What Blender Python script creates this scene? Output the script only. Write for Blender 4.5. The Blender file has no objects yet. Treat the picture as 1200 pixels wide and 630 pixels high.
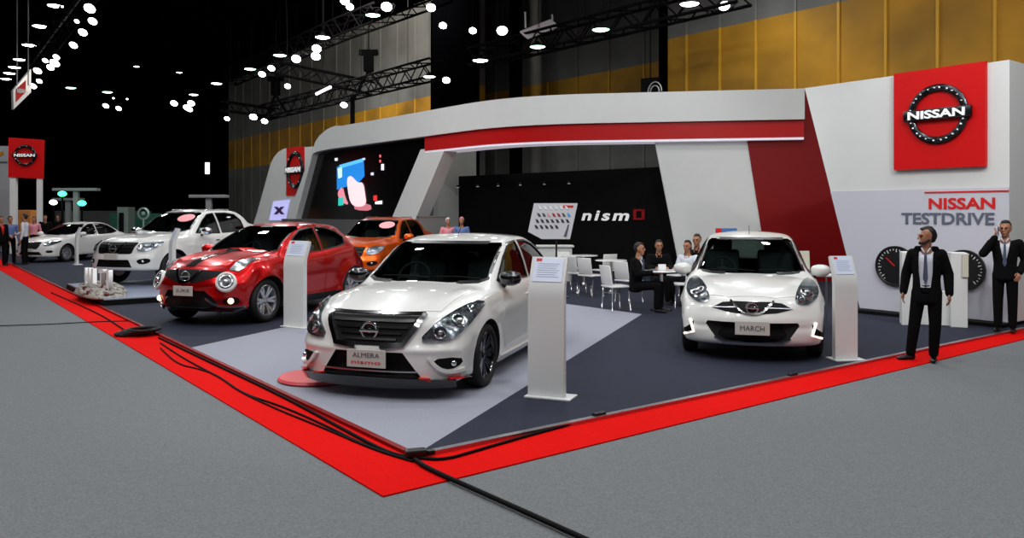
import bpy, bmesh, math, random
import numpy as np
from mathutils import Vector, Matrix
from mathutils.bvhtree import BVHTree
random.seed(7)
SC = bpy.context.scene
COL = SC.collection
# ------------------------------------------------------------------ camera, world, light
H = 1.8; F = 942.0; HZ = 250.0
cam_d = bpy.data.cameras.new('camera'); cam = bpy.data.objects.new('camera', cam_d); COL.objects.link(cam)
cam.location = (0, 0, H); cam.rotation_euler = (math.pi/2, 0, 0)
cam_d.sensor_width = 36; cam_d.lens = F/1200*36; cam_d.shift_y = -(315-HZ)/1200; cam_d.clip_end = 300
SC.camera = cam
SC.view_settings.view_transform = 'Standard'; SC.view_settings.look = 'None'
SC.view_settings.gamma = 1; SC.view_settings.use_curve_mapping = False
SC.view_settings.exposure = -0.35
world = bpy.data.worlds.new('hall_air'); SC.world = world; world.use_nodes = True
world.node_tree.nodes['Background'].inputs[0].default_value = (.55, .6, .7, 1)
world.node_tree.nodes['Background'].inputs[1].default_value = .02

def aim(o, tgt):
    o.rotation_euler = (Vector(tgt)-o.location).to_track_quat('-Z', 'Y').to_euler()
def area(name, loc, tgt, size, power, col=(1, 1, 1), spread=math.pi):
    d = bpy.data.lights.new(name, 'AREA'); d.shape = 'RECTANGLE'; d.size = size[0]; d.size_y = size[1]
    d.energy = power; d.color = col; d.spread = spread
    o = bpy.data.objects.new(name, d); COL.objects.link(o); o.location = loc; aim(o, tgt); return o
def spot(name, loc, tgt, power, ang=50, col=(1, 1, 1), rad=.12):
    d = bpy.data.lights.new(name, 'SPOT'); d.energy = power; d.spot_size = math.radians(ang); d.spot_blend = .6
    d.color = col; d.shadow_soft_size = rad
    o = bpy.data.objects.new(name, d); COL.objects.link(o); o.location = loc; aim(o, tgt); return o
# hall lighting: rigs of lamps over the aisle and over the stand
def rig(name, xs, ys, z, power, size=.38, col=(.97, .985, 1)):
    n = len(xs)*len(ys)
    for x in xs:
        for y in ys: area(name, (x, y, z), (x, y+.01, 0), (size, size), power/n, col)
rig('aisle_rig_light', (-9, -3, 3, 9), (-1.5, 3.5, 8), 11, 2600)
rig('stand_rig_light', (-9, -4, 1, 6), (12, 17, 22), 9, 1700)
rig('far_rig_light', (-26, -18, -10), (24, 32, 42), 10.5, 2600, .8)
area('hall_wall_light', (14, 13, 11.8), (24, 30, 6), (8, 3), 560, (1, .93, .8))
area('hall_wall_light', (-7, 34, 12.0), (-14, 58, 10), (8, 3), 2300, (1, .93, .85))
for i, (x, y, p, t) in enumerate([(-3, 3.5, 170, (-1, 9, .8)), (2.5, 4, 120, (3, 11, .8)), (-6, 8, 170, (-5, 15, 1)), (-10, 9, 170, (-8, 18, 1)),
        (1.2, 6.2, 90, (-.2, 10.5, 1)), (4, 6, 90, (3.3, 11.5, 1)), (7, 7, 420, (8.2, 14, 2.6)), (3.5, 8, 500, (2.5, 16.5, 3.4)),
        (-5, 12, 450, (-4.5, 19.5, 3.2)), (-13, 20, 350, (-16, 30, 1)), (5.8, 6.5, 160, (7.4, 14, 1.2)), (-3.2, 16, 200, (-3.4, 21.5, 1))]):
    spot('rig_spot_light', (x, y, 7.2), t, p*2.2, 52, (1, .99, .97))

# ------------------------------------------------------------------ helpers
def G(px, py, z=0.0):
    d = F*(H-z)/(py-HZ); return Vector(((px-600)/F*d, d, z))
def at(px, py, d): return Vector(((px-600)/F*d, d, H-(py-HZ)*d/F))
def atz(px, py, z):
    d = F*(z-H)/(HZ-py); return Vector(((px-600)/F*d, d, z))
U = Vector((-712, 942, 0)).normalized(); V = Vector((1246, 942, 0)).normalized()
def lin(c):
    if isinstance(c, str):
        c = [int(c[i:i+2], 16)/255 for i in (0, 2, 4)]
    return tuple((x/12.92 if x <= .04045 else ((x+.055)/1.055)**2.4) for x in c)+(1,)
MATS = {}
def mat(name, col, rough=.5, metal=0, coat=0, noise=0, nscale=40, emit=0, bump=0, spec=.5, flake=0):
    if name in MATS: return MATS[name]
    m = bpy.data.materials.new(name); m.use_nodes = True; MATS[name] = m
    nt = m.node_tree; b = nt.nodes['Principled BSDF']; c = lin(col)
    b.inputs['Base Color'].default_value = c; b.inputs['Roughness'].default_value = rough
    b.inputs['Metallic'].default_value = metal; b.inputs['Coat Weight'].default_value = coat
    b.inputs['Coat Roughness'].default_value = .03; b.inputs['Specular IOR Level'].default_value = spec
    if emit:
        b.inputs['Emission Color'].default_value = c; b.inputs['Emission Strength'].default_value = emit
    if noise or bump or flake:
        tc = nt.nodes.new('ShaderNodeTexCoord'); n = nt.nodes.new('ShaderNodeTexNoise')
        n.inputs['Scale'].default_value = nscale; n.inputs['Detail'].default_value = 3
        nt.links.new(tc.outputs['Object'], n.inputs['Vector'])
        if noise:
            r = nt.nodes.new('ShaderNodeMix'); r.data_type = 'RGBA'
            r.inputs[6].default_value = tuple(x*(1-noise) for x in c[:3])+(1,)
            r.inputs[7].default_value = tuple(min(1, x*(1+noise)) for x in c[:3])+(1,)
            mr = nt.nodes.new('ShaderNodeMapRange'); mr.inputs[1].default_value = .3; mr.inputs[2].default_value = .7
            nt.links.new(n.outputs['Fac'], mr.inputs[0]); nt.links.new(mr.outputs[0], r.inputs[0])
            nt.links.new(r.outputs[2], b.inputs['Base Color'])
        if bump:
            bp = nt.nodes.new('ShaderNodeBump'); bp.inputs['Strength'].default_value = bump
            bp.inputs['Distance'].default_value = .01
            nt.links.new(n.outputs['Fac'], bp.inputs['Height']); nt.links.new(bp.outputs[0], b.inputs['Normal'])
    return m
def glassmat(name, tint, gloss=.12):
    m = bpy.data.materials.new(name); m.use_nodes = True; nt = m.node_tree; nt.nodes.clear(); MATS[name] = m
    o = nt.nodes.new('ShaderNodeOutputMaterial'); mx = nt.nodes.new('ShaderNodeMixShader')
    t = nt.nodes.new('ShaderNodeBsdfTransparent'); t.inputs[0].default_value = lin(tint)
    g = nt.nodes.new('ShaderNodeBsdfGlossy'); g.inputs['Roughness'].default_value = .02
    fr = nt.nodes.new('ShaderNodeFresnel'); fr.inputs[0].default_value = 1.45
    ad = nt.nodes.new('ShaderNodeMath'); ad.operation = 'ADD'; ad.inputs[1].default_value = gloss; ad.use_clamp = True
    nt.links.new(fr.outputs[0], ad.inputs[0]); nt.links.new(ad.outputs[0], mx.inputs[0])
    nt.links.new(t.outputs[0], mx.inputs[1]); nt.links.new(g.outputs[0], mx.inputs[2]); nt.links.new(mx.outputs[0], o.inputs[0])
    return m
M = dict(
    floor=mat('grey_hall_carpet', '707375', .95, noise=.22, nscale=75, bump=.4, spec=.15),
    redc=mat('red_aisle_carpet', 'd40602', .95, noise=.08, nscale=60, bump=.3, spec=.1),
    lightc=mat('pale_grey_carpet', '8e909c', .9, noise=.09, nscale=50),
    darkc=mat('navy_grey_carpet', '262a38', .8, noise=.3, nscale=60, bump=.3, spec=.2),
    white=mat('white_laminate', 'd6d8d6', .45, noise=.015, nscale=3),
    whiteg=mat('white_gloss', 'e4e4e2', .22, coat=.3),
    lav=mat('pale_lavender_print', 'c6c6d0', .5),
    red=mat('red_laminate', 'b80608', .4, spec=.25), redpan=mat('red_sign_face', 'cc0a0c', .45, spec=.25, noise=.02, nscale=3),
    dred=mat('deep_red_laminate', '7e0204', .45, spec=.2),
    black=mat('matt_black', '020203', .8, spec=.2), sblack=mat('satin_black', '0c0c0e', .35),
    rubber=mat('tyre_rubber', '080809', .7, noise=.2, nscale=90), dark=mat('dark_cabin_trim', '141416', .7),
    chrome=mat('chrome', 'e0e2e4', .12, 1), alu=mat('brushed_aluminium', 'b4b6ba', .32, 1), rim=mat('silver_alloy', 'c4c6ca', .25, .85),
    wpaint=mat('white_car_paint', 'dfdfdb', .28, coat=1), rpaint=mat('red_car_paint', 'c00206', .3, .75, coat=.7),
    opaint=mat('orange_car_paint', 'e65c02', .3, .6, coat=.7), bpaint=mat('black_gloss_paint', '08080a', .2, coat=.8),
    seat=mat('grey_seat_fabric', '54575c', .9, noise=.15), plate=mat('show_plate_grey', 'c4c0b8', .5),
    ink=mat('dark_grey_ink', '4e525e', .5), greyt=mat('slate_lettering', '5c6472', .5), redt=mat('red_lettering', 'd41414', .45),
    skin=mat('skin', 'a06c50', .55, noise=.05, nscale=20), hair=mat('black_hair', '0c0a09', .6, bump=.5, nscale=120),
    suit=mat('black_suit_cloth', '060608', .95, noise=.2, nscale=150, spec=.15), shirt=mat('pale_shirt_cloth', 'd0d4de', .8),
    tie=mat('blue_grey_tie', '3c4660', .6, noise=.2, nscale=60), shoe=mat('black_shoe_leather', '0a0a0a', .3),
    lamp=mat('lamp_glow', 'ffffff', .5, emit=14), glamp=mat('greenish_lamp_glow', 'c8ffd8', .5, emit=9),
    grnlamp=mat('green_lamp_glow', '38ffa0', .5, emit=7), ceil=mat('black_ceiling', '020203', 1, spec=0),
    truss=mat('black_truss_metal', '020203', .9, spec=.1), sil=mat('silver_truss_metal', '9a9ca0', .4, .6),
    drape=mat('grey_hall_panel', '6c6c68', .9, noise=.18, nscale=.7), seam=mat('panel_seam', '747470', .7),
    ywood=mat('amber_hall_panel', 'a8780c', .7, noise=.35, nscale=.5), yseam=mat('amber_seam', 'd09c20', .6),
    lens=glassmat('clear_lens', 'e8ecee', .06), glass=glassmat('car_glass', '96a4a0', .035), amber=mat('amber_lens', 'c84a18', .3),
    drl=mat('lit_running_lamp', 'fff4e8', .4, emit=1.3), warm=mat('lit_fog_lamp', 'ffd9a0', .4, emit=5),
    led=mat('led_strip_white', 'e6e2ee', .4, emit=.5), grn=mat('teal_stand_panel', '2c6a58', .6), gmetal=mat('grey_stand_panel', '5c605e', .6),
    cream=mat('cream_panel', 'c8c4b4', .6), screen=mat('screen_black', '030304', .15), stone=mat('grey_pebbles', '9a968e', .9, noise=.4, nscale=25, bump=.6),
    flower=mat('dark_red_blooms', '5c1a22', .8), blue=mat('blue_shirt_cloth', '5c74a8', .8), pink=mat('pink_cloth', 'd88c98', .8),
    gauge=mat('gauge_black', '0a0a0c', .4), tick=mat('gauge_white', 'd8d8d8', .5),
)
def me_obj(name, verts, faces, m, parent=None, smooth=False, mi=None):
    me = bpy.data.meshes.new(name); me.from_pydata([tuple(v) for v in verts], [], faces)
    ms = m if isinstance(m, (list, tuple)) else [m]
    for x in ms: me.materials.append(x)
    if mi is not None: me.polygons.foreach_set('material_index', mi)
    if smooth: me.polygons.foreach_set('use_smooth', [True]*len(me.polygons))
    me.update(); o = bpy.data.objects.new(name, me); COL.objects.link(o)
    if parent: o.parent = parent
    return o
def bm_obj(name, bm, m, parent=None, smooth=False, auto=None):
    me = bpy.data.meshes.new(name); bm.to_mesh(me); bm.free()
    for x in (m if isinstance(m, (list, tuple)) else [m]): me.materials.append(x)
    if smooth: me.polygons.foreach_set('use_smooth', [True]*len(me.polygons))
    if auto:
        try: me.set_sharp_from_angle(angle=math.radians(auto))
        except Exception: pass
    o = bpy.data.objects.new(name, me); COL.objects.link(o)
    if parent: o.parent = parent
    return o
def tag(o, label, cat, group=None, kind=None):
    if label: o['label'] = label
    if cat: o['category'] = cat
    if group: o['group'] = group
    if kind: o['kind'] = kind
    return o
def thing(name, label, cat, loc=(0, 0, 0), rz=0, group=None, scale=1):
    o = bpy.data.objects.new(name, None); COL.objects.link(o); o.empty_display_size = .2
    o.location = loc; o.rotation_euler = (0, 0, rz); o.scale = scale if isinstance(scale, tuple) else (scale,)*3
    return tag(o, label, cat, group)
def struct(o): o['kind'] = 'structure'; return o
def dup(root, loc, rz=None, label=None, scale=None):
    r = root.copy(); COL.objects.link(r); r.location = loc
    if rz is not None: r.rotation_euler = (0, 0, rz)
    if label: r['label'] = label
    if scale: r.scale = (scale,)*3
    for ch in list(root.children):
        c = ch.copy(); COL.objects.link(c); c.parent = r
        for g in ch.children:
            d = g.copy(); COL.objects.link(d); d.parent = c
    return r
def box(bm, c, s, rz=0, rot=None, bev=0):
    r = bmesh.ops.create_cube(bm, size=1)
    mt = Matrix.Translation(c) @ (rot.to_4x4() if rot else Matrix.Rotation(rz, 4, 'Z')) @ Matrix.Diagonal((s[0], s[1], s[2], 1))
    bmesh.ops.transform(bm, matrix=mt, verts=r['verts'])
    if bev:
        es = list({e for v in r['verts'] for e in v.link_edges})
        bmesh.ops.bevel(bm, geom=es, offset=bev, segments=2, affect='EDGES', profile=.5)
def tube(bm, pts, r, seg=8, cap=True):
    pts = [Vector(p) for p in pts]; rings = []
    for i, p in enumerate(pts):
        t = (pts[min(i+1, len(pts)-1)]-pts[max(i-1, 0)]).normalized()
        a = t.cross(Vector((0, 0, 1)) if abs(t.z) < .95 else Vector((1, 0, 0))).normalized(); b = t.cross(a)
        rr = r[i] if isinstance(r, (list, tuple)) else r
        rings.append([bm.verts.new(p+(a*math.cos(2*math.pi*k/seg)+b*math.sin(2*math.pi*k/seg))*rr) for k in range(seg)])
    for q, w in zip(rings, rings[1:]):
        for k in range(seg): bm.faces.new((q[k], q[(k+1) % seg], w[(k+1) % seg], w[k]))
    if cap: bm.faces.new(rings[0]); bm.faces.new(list(reversed(rings[-1])))
def lathe(bm, prof, seg=32, axis='Z', c=(0, 0, 0), close=False, cap=True):
    c = Vector(c); rings = []
    for r, h in prof:
        ring = []
        for k in range(seg):
            a = 2*math.pi*k/seg; x, y = r*math.cos(a), r*math.sin(a)
            p = Vector((x, y, h)) if axis == 'Z' else (Vector((x, h, y)) if axis == 'Y' else Vector((h, x, y)))
            ring.append(bm.verts.new(c+p))
        rings.append(ring)
    pr = list(zip(rings, rings[1:]))
    if close: pr.append((rings[-1], rings[0]))
    for q, w in pr:
        for k in range(seg):
            try: bm.faces.new((q[k], q[(k+1) % seg], w[(k+1) % seg], w[k]))
            except ValueError: pass
    if not close and cap:
        if prof[0][0] > 1e-4: bm.faces.new(rings[0])
        if prof[-1][0] > 1e-4: bm.faces.new(list(reversed(rings[-1])))
    bmesh.ops.remove_doubles(bm, verts=[v for r_ in rings for v in r_], dist=1e-5)
    bmesh.ops.recalc_face_normals(bm, faces=bm.faces)
def prism(bm, poly, origin, ex, ez, n, t):
    """polygon (s,z) in plane (ex,ez) extruded by t along n"""
    o = Vector(origin); a = [bm.verts.new(o+ex*s+ez*z) for s, z in poly]; b = [bm.verts.new(v.co+n*t) for v in a]
    bm.faces.new(a); bm.faces.new(list(reversed(b)))
    for i in range(len(a)):
        j = (i+1) % len(a); bm.faces.new((a[i], b[i], b[j], a[j]))
    bmesh.ops.recalc_face_normals(bm, faces=bm.faces)
ZUP = Vector((0, 0, 1))
class Plane:
    """vertical plane: pixel <-> (s, z)"""
    def __init__(s, p, d):
        s.p = Vector((p.x, p.y, 0)); s.d = Vector((d.x, d.y, 0)).normalized(); s.n = Vector((-s.d.y, s.d.x, 0))
        if s.n.y < 0: s.n = -s.n        # n points away from the camera
    def sz(s, px, py):
        k = (px-600)/F   # x = k*y
        t = (k*s.p.y-s.p.x)/(s.d.x-k*s.d.y); y = s.p.y+t*s.d.y
        return (t, H-(py-HZ)*y/F)
    def w(s, px, py):
        t, z = s.sz(px, py); return s.p+s.d*t+ZUP*z
    def off(s, k): return Plane(s.p+s.n*k, s.d)
    def poly(s, name, pts, t, m, parent=None, off=0, world=True, raw=False):
        bm = bmesh.new(); pp = pts if raw else [s.sz(*p) for p in pts]
        prism(bm, pp, s.p+s.n*off, s.d, ZUP, s.n, t)
        return bm_obj(name, bm, m, parent)
def text_obj(name, txt, size, m, parent=None, ext=.01, shear=0, bold=0, align='CENTER', sp=1.0):
    c = bpy.data.curves.new(name, 'FONT'); c.body = txt; c.size = size; c.extrude = ext; c.align_x = align
    c.align_y = 'CENTER'; c.offset = bold; c.shear = shear; c.space_character = sp; c.resolution_u = 3
    o = bpy.data.objects.new(name, c); COL.objects.link(o)
    me = bpy.data.meshes.new_from_object(o.evaluated_get(bpy.context.evaluated_depsgraph_get()))
    bpy.data.objects.remove(o); me.materials.clear(); me.materials.append(m)
    o = bpy.data.objects.new(name, me); COL.objects.link(o)
    if parent: o.parent = parent
    return o
def basis(o, c, ex, ez, sx=1, sz=1):
    """place a flat object (its xy) on the plane ex, ez at c"""
    n = ex.cross(ez).normalized()
    o.matrix_local = Matrix(((ex.x*sx, ez.x*sz, n.x, c.x), (ex.y*sx, ez.y*sz, n.y, c.y), (ex.z*sx, ez.z*sz, n.z, c.z), (0, 0, 0, 1)))
    return o
def fit(o, w, h):
    me = o.data; n = len(me.vertices); a = np.empty(n*3); me.vertices.foreach_get('co', a); a = a.reshape(-1, 3)
    lo, hi = a.min(0), a.max(0); a[:, 0] = (a[:, 0]-(lo[0]+hi[0])/2)*w/(hi[0]-lo[0]); a[:, 1] = (a[:, 1]-(lo[1]+hi[1])/2)*h/(hi[1]-lo[1])
    me.vertices.foreach_set('co', a.ravel()); me.update(); return o
def bake(o):
    bpy.context.view_layer.update()
    me = bpy.data.meshes.new_from_object(o.evaluated_get(bpy.context.evaluated_depsgraph_get()))
    o.modifiers.clear(); old = o.data; o.data = me; bpy.data.meshes.remove(old); return o
# ------------------------------------------------------------------ car builder
def pchip(tab, x):
    xs = np.array([t[0] for t in tab], float); ys = np.array([t[1] for t in tab], float); x = np.clip(np.asarray(x, float), xs[0], xs[-1])
    h = np.diff(xs); d = np.diff(ys)/h; m = np.zeros(len(xs))
    m[0], m[-1] = d[0], d[-1]
    for i in range(1, len(xs)-1):
        if d[i-1]*d[i] > 0:
            w1, w2 = 2*h[i]+h[i-1], h[i]+2*h[i-1]; m[i] = (w1+w2)/(w1/d[i-1]+w2/d[i])
    i = np.clip(np.searchsorted(xs, x)-1, 0, len(h)-1); t = (x-xs[i])/h[i]
    return (ys[i]*(1+2*t)*(1-t)**2+m[i]*h[i]*t*(1-t)**2+ys[i+1]*t*t*(3-2*t)+m[i+1]*h[i]*t*t*(t-1))
def chaik(p, closed=False, it=1):
    p = np.asarray(p, float)
    for _ in range(it):
        q = np.roll(p, -1, 0) if closed else p[1:]; a = p if closed else p[:-1]
        n = np.empty((len(a)*2, p.shape[1])); n[0::2] = .75*a+.25*q; n[1::2] = .25*a+.75*q
        if not closed: n = np.vstack([p[:1], n, p[-1:]])
        p = n
    return p
def hull_mesh(S, res=.04, inset=None):
    """lofted closed car body; returns verts, faces"""
    x0, x1 = S['x0'], S['x1']
    if inset: x0, x1 = inset['x0'], inset['x1']
    n = int((x1-x0)/res); r = .07 if not inset else .03
    xs = np.concatenate([x0+r*np.array([0, .04, .15, .33, .6]), np.linspace(x0+r, x1-r, n), x1-r*np.array([.6, .33, .15, .04, 0])])
    top = pchip(S['top'], xs); belt = pchip(S['belt'], xs); w = pchip(S['w'], xs); wt = pchip(S['wt'], xs); zb = pchip(S['zb'], xs)
    cr = pchip(S['crown'], xs)
    if inset:
        top = top-inset['t']; w = w-inset['s']; wt = wt-inset['s']*.85; zb = zb*0+inset['zb']
    belt = np.minimum(belt, top-.035)
    secs = []
    for i, x in enumerate(xs):
        W, T, B, Z, WT, C = w[i], top[i], belt[i], zb[i], wt[i], cr[i]
        hgt = B-Z
        P = [(0, Z), (W*.45, Z), (W*.86, Z), (W*.955, Z+.015), (W*.975, Z+.10*hgt), (W*S.get('sill', .985), Z+.25*hgt), (W, Z+.55*hgt), (W, Z+.72*hgt),
             (W*.985, Z+.88*hgt), (W*S.get('sh', .955), B), (W*S.get('sh', .955)-.025, B+.02)]
        A = np.array(P[-1]); Bp = np.array((WT, T-C)); dz = max(T-C-A[1], 0)
        P += [tuple(A+(Bp-A)*.5+np.array((.02*min(1, dz/.3), 0))), tuple(A+(Bp-A)*.88+np.array((.01*min(1, dz/.3), 0))), (WT-.02, T-C+.004),
              (WT*.80, T-C*.52), (WT*.4, T-C*.12), (0, T)]
        P = np.array(P)
        d = min(x-x0, x1-x)
        if d < r:
            e = r*(1-math.sqrt(max(0, 1-(1-d/r)**2))); zc = (T+Z)/2
            P[:, 0] *= 1-e/W; P[:, 1] = zc+(P[:, 1]-zc)*(1-e/((T-Z)/2))
        secs.append(chaik(P, it=2))
    secs = np.array(secs); ns, m, _ = secs.shape
    full = np.concatenate([secs, secs[:, -2:0:-1]*np.array([-1, 1])], 1); m2 = full.shape[1]
    rings = [(xs[i], full[i]) for i in range(ns)]
    def capr(i):
        c = np.array([0, (full[i][:, 1].max()+full[i][:, 1].min())/2]); return [(xs[i], c+(full[i]-c)*k) for k in (.93, .84, .7, .5, .28)], c
    f, fc = capr(0); b, bc = capr(-1)
    rings = f[::-1]+rings+b
    V_ = [(xs[0], fc[0], fc[1])]
    for x, rr in rings: V_ += [(x, p[0], p[1]) for p in rr]
    V_.append((xs[-1], bc[0], bc[1])); v = np.array(V_, float)
    if not inset:
        X, Y, Z = v[:, 0].copy(), v[:, 1].copy(), v[:, 2].copy(); wm = S['w'][1][1]
        fd = S.get('fdecay', .95); Fw = np.clip(1-(X-x0)/fd, 0, 1)**1.5; Rw = np.clip(1-(x1-X)/.8, 0, 1)**1.5
        v[:, 0] += Fw*(S['bow']*(np.abs(Y)/wm)**S.get('bexp', 2.6)+pchip(S['nose'], Z))
        v[:, 0] -= Rw*(.2*(np.abs(Y)/wm)**2.6+pchip(S['tail'], Z))
        Fl = S.get('flare', .015)
        for cx in (0, S['wb']):
            rr = np.hypot(X-cx, Z-S['R']); g = np.exp(-((rr-S['R']-.05)/S.get('flw', .07))**2)*Fl*(rr > S['R']-.1)
            v[:, 1] += np.sign(Y)*g*(np.abs(Y) > .7*wm)
        for (xa, xb, z0, z1, a) in S.get('creases', []):      # side crease: a shallow step
            zc = z0+(z1-z0)*(X-xa)/(xb-xa); g = np.exp(-((Z-zc)/.035)**2)*a*np.clip((X-xa)/.2, 0, 1)*np.clip((xb-X)/.2, 0, 1)
            v[:, 1] += np.sign(Y)*g*(np.abs(Y) > .8*wm)
        for (ya, yb, xa, xb, a, s) in S.get('hoodlines', []): # hood ridges
            yc = ya+(yb-ya)*(X-xa)/(xb-xa); g = np.exp(-((np.abs(Y)-yc)/s)**2)*a*np.clip((X-xa)/.15, 0, 1)*np.clip((xb-X)/.15, 0, 1)
            v[:, 2] += g*(Z > pchip(S['top'], X)-.2)
        for (yc, zc, sy, sz, a) in S.get('fbumps', []):       # front bulges / hollows (push along x)
            g = np.exp(-((np.abs(Y)-yc)/sy)**2-((Z-zc)/sz)**2)*a*(X < x0+.5); v[:, 0] += g
    fcs = []
    def idx(i, j): return 1+i*m2+(j % m2)
    for j in range(m2): fcs.append((0, idx(0, j+1), idx(0, j)))
    nr = len(rings)
    for i in range(nr-1):
        for j in range(m2): fcs.append((idx(i, j), idx(i, j+1), idx(i+1, j+1), idx(i+1, j)))
    L = len(v)-1
    for j in range(m2): fcs.append((idx(nr-1, j), idx(nr-1, j+1), L))
    return v, fcs
class Car:
    def __init__(s, S, name, label, loc, rz, scale, paint, cut=True, cat='car'):
        s.S = S; s.root = thing(name, label, cat, loc, rz, None, scale); s.paint = paint
        v, f = hull_mesh(S, S.get('res', .04))
        bm = bmesh.new(); vs = [bm.verts.new(p) for p in v]
        for q in f: bm.faces.new([vs[i] for i in q])
        bmesh.ops.recalc_face_normals(bm, faces=bm.faces)
        s.bvh = BVHTree.FromBMesh(bm)
        s.body = bm_obj('body_shell', bm, [paint, M['dark']], s.root, smooth=True)
        cut_list = []
        def cutter(fn):
            b = bmesh.new(); fn(b); bmesh.ops.recalc_face_normals(b, faces=b.faces)
            for q in b.faces: q.material_index = 1
            o = bm_obj('cut', b, [M['dark'], M['dark']], s.root); cut_list.append(o)
        R = S['R']; wm = max(t[1] for t in S['w'])
        for cx in (0, S['wb']):
            for sd in (-1, 1):
                cutter(lambda b: lathe(b, [(R+S.get('gap', .045), sd*(wm-.30)), (R+S.get('gap', .045), sd*(wm+.25))], 40, 'Y', (cx, 0, R)))
        for nm in ('intake',):
            for poly in S.get(nm, []):
                cutter(lambda b: prism(b, poly, (-3, 0, 0), Vector((0, 1, 0)), ZUP, Vector((1, 0, 0)), 3+S['x0']+S.get('idep', .14)))
        if cut:
            C = S['cab']; hv, hf = hull_mesh(S, .08, C)
            def fn(b):
                q = [b.verts.new(p) for p in hv]
                for k in hf: b.faces.new([q[i] for i in k])
            cutter(fn)
            ws = S['ws']; cutter(lambda b: prism(b, ws, (C['x0']-.6, 0, 0), Vector((0, 1, 0)), ZUP, Vector((1, 0, 0)), 1.5))
            if 'rw' in S: cutter(lambda b: prism(b, S['rw'], (C['x1']-.7, 0, 0), Vector((0, 1, 0)), ZUP, Vector((1, 0, 0)), 1.6))
            for poly in S['sw']:
                cutter(lambda b: prism(b, poly, (0, -1.2, 0), Vector((1, 0, 0)), ZUP, Vector((0, 1, 0)), 2.4))
        for c in cut_list:
            md = s.body.modifiers.new('b', 'BOOLEAN'); md.operation = 'DIFFERENCE'; md.object = c; md.solver = 'EXACT'
        bake(s.body)
        for c in cut_list: bpy.data.objects.remove(c)
        try: s.body.data.set_sharp_from_angle(angle=math.radians(38))
        except Exception: pass
    def ray(s, a, b, view):
        if view == 'front': o, d = Vector((-4, a, b)), Vector((1, 0, 0))
        elif view == 'rear': o, d = Vector((9, a, b)), Vector((-1, 0, 0))
        elif view == 'top': o, d = Vector((a, b, 4)), Vector((0, 0, -1))
        elif view == 'side+': o, d = Vector((a, 3, b)), Vector((0, -1, 0))
        else: o, d = Vector((a, -3, b)), Vector((0, 1, 0))
        h = s.bvh.ray_cast(o, d)
        if h[0] is None:
            g = Vector((S_x(s, view, a), a, b)) if view in ('front', 'rear') else (Vector((a, b, 1)) if view == 'top' else Vector((a, .8 if view == 'side+' else -.8, b)))
            h = s.bvh.find_nearest(g)
        n = h[1]
        if n.dot(d) > 0: n = -n
        return h[0], n
    def patch(s, name, poly, view, m, off=.004, thick=.012, rnd=0, step=.05, parent=None):
        if rnd: poly = [tuple(p) for p in chaik(poly, True, rnd)]
        bm = bmesh.new(); bm.faces.new([bm.verts.new((p[0], p[1], 0)) for p in poly])
        xs = [p[0] for p in poly]; ys = [p[1] for p in poly]
        for ax, lo, hi in ((0, min(xs), max(xs)), (1, min(ys), max(ys))):
            k = math.floor(lo/step)+1
            while k*step < hi-1e-4:
                co = [0, 0, 0]; co[ax] = k*step+1e-5; no = [0, 0, 0]; no[ax] = 1
                bmesh.ops.bisect_plane(bm, geom=bm.verts[:]+bm.edges[:]+bm.faces[:], plane_co=co, plane_no=no); k += 1
        inner = {}
        for v in bm.verts:
            p, n = s.ray(v.co.x, v.co.y, view); v.co = p+n*off; inner[v] = n
        be = [e for e in bm.edges if e.is_boundary]
        if thick:
            m2 = {}
            for e in be:
                for v in e.verts:
                    if v not in m2: m2[v] = bm.verts.new(v.co-inner[v]*thick)
            for e in be:
                a, b = e.verts
                try: bm.faces.new((a, b, m2[b], m2[a]))
                except ValueError: pass
        bmesh.ops.recalc_face_normals(bm, faces=bm.faces)
        # orient outward
        f0 = max(bm.faces, key=lambda q: q.calc_area()); nn = inner.get(f0.verts[0])
        if nn is not None and f0.normal.dot(nn) < 0: bmesh.ops.reverse_faces(bm, faces=bm.faces)
        return bm_obj(name, bm, m, parent or s.root, smooth=True, auto=35)
    def sym(s, name, poly, m, **k):
        parent = k.pop('parent', None)
        return [s.patch(name, [(a*sg, b) for a, b in poly], 'front', m, parent=parent, **k) for sg in (1, -1)]
    def sides(s, name, poly, m, **k):
        return [s.patch(name, poly, v, m, **k) for v in ('side+', 'side-')]
    def strip(s, name, pts, view, m, w=.02, off=.008, parent=None, thick=.01, step=.06, closed=False, sm=0):
        if sm: pts = [tuple(p) for p in chaik(pts, closed, sm)]
        P = [Vector((p[0], p[1])) for p in pts]; n = len(P); q = []
        # densify
        D = []
        for i in range(n if closed else n-1):
            a, b = P[i], P[(i+1) % n]; k = max(1, int((b-a).length/step))
            D += [a.lerp(b, j/k) for j in range(k)]
        if not closed: D.append(P[-1])
        n = len(D); bm = bmesh.new(); rings = []
        for i, p in enumerate(D):
            t = ((D[(i+1) % n] if (closed or i < n-1) else p)-(D[i-1] if (closed or i > 0) else p))
            t = t.normalized() if t.length else Vector((1, 0)); nr = Vector((-t.y, t.x)); r_ = []
            for k in (-.5, .5):
                c = p+nr*w*k; h, nn = s.ray(c.x, c.y, view); r_.append((h, nn))
            rings.append([bm.verts.new(r_[0][0]-r_[0][1]*thick), bm.verts.new(r_[0][0]+r_[0][1]*off), bm.verts.new(r_[1][0]+r_[1][1]*off), bm.verts.new(r_[1][0]-r_[1][1]*thick)])
        for i in range(n if closed else n-1):
            a, b = rings[i], rings[(i+1) % n]
            if (a[1].co-b[1].co).length > .3 or (a[1].co-a[2].co).length > w*3+.03 or (b[1].co-b[2].co).length > w*3+.03: continue
            for k in range(3): bm.faces.new((a[k], a[k+1], b[k+1], b[k]))
        if not closed:
            bm.faces.new(rings[0]); bm.faces.new(rings[-1])
        bmesh.ops.recalc_face_normals(bm, faces=bm.faces)
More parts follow.
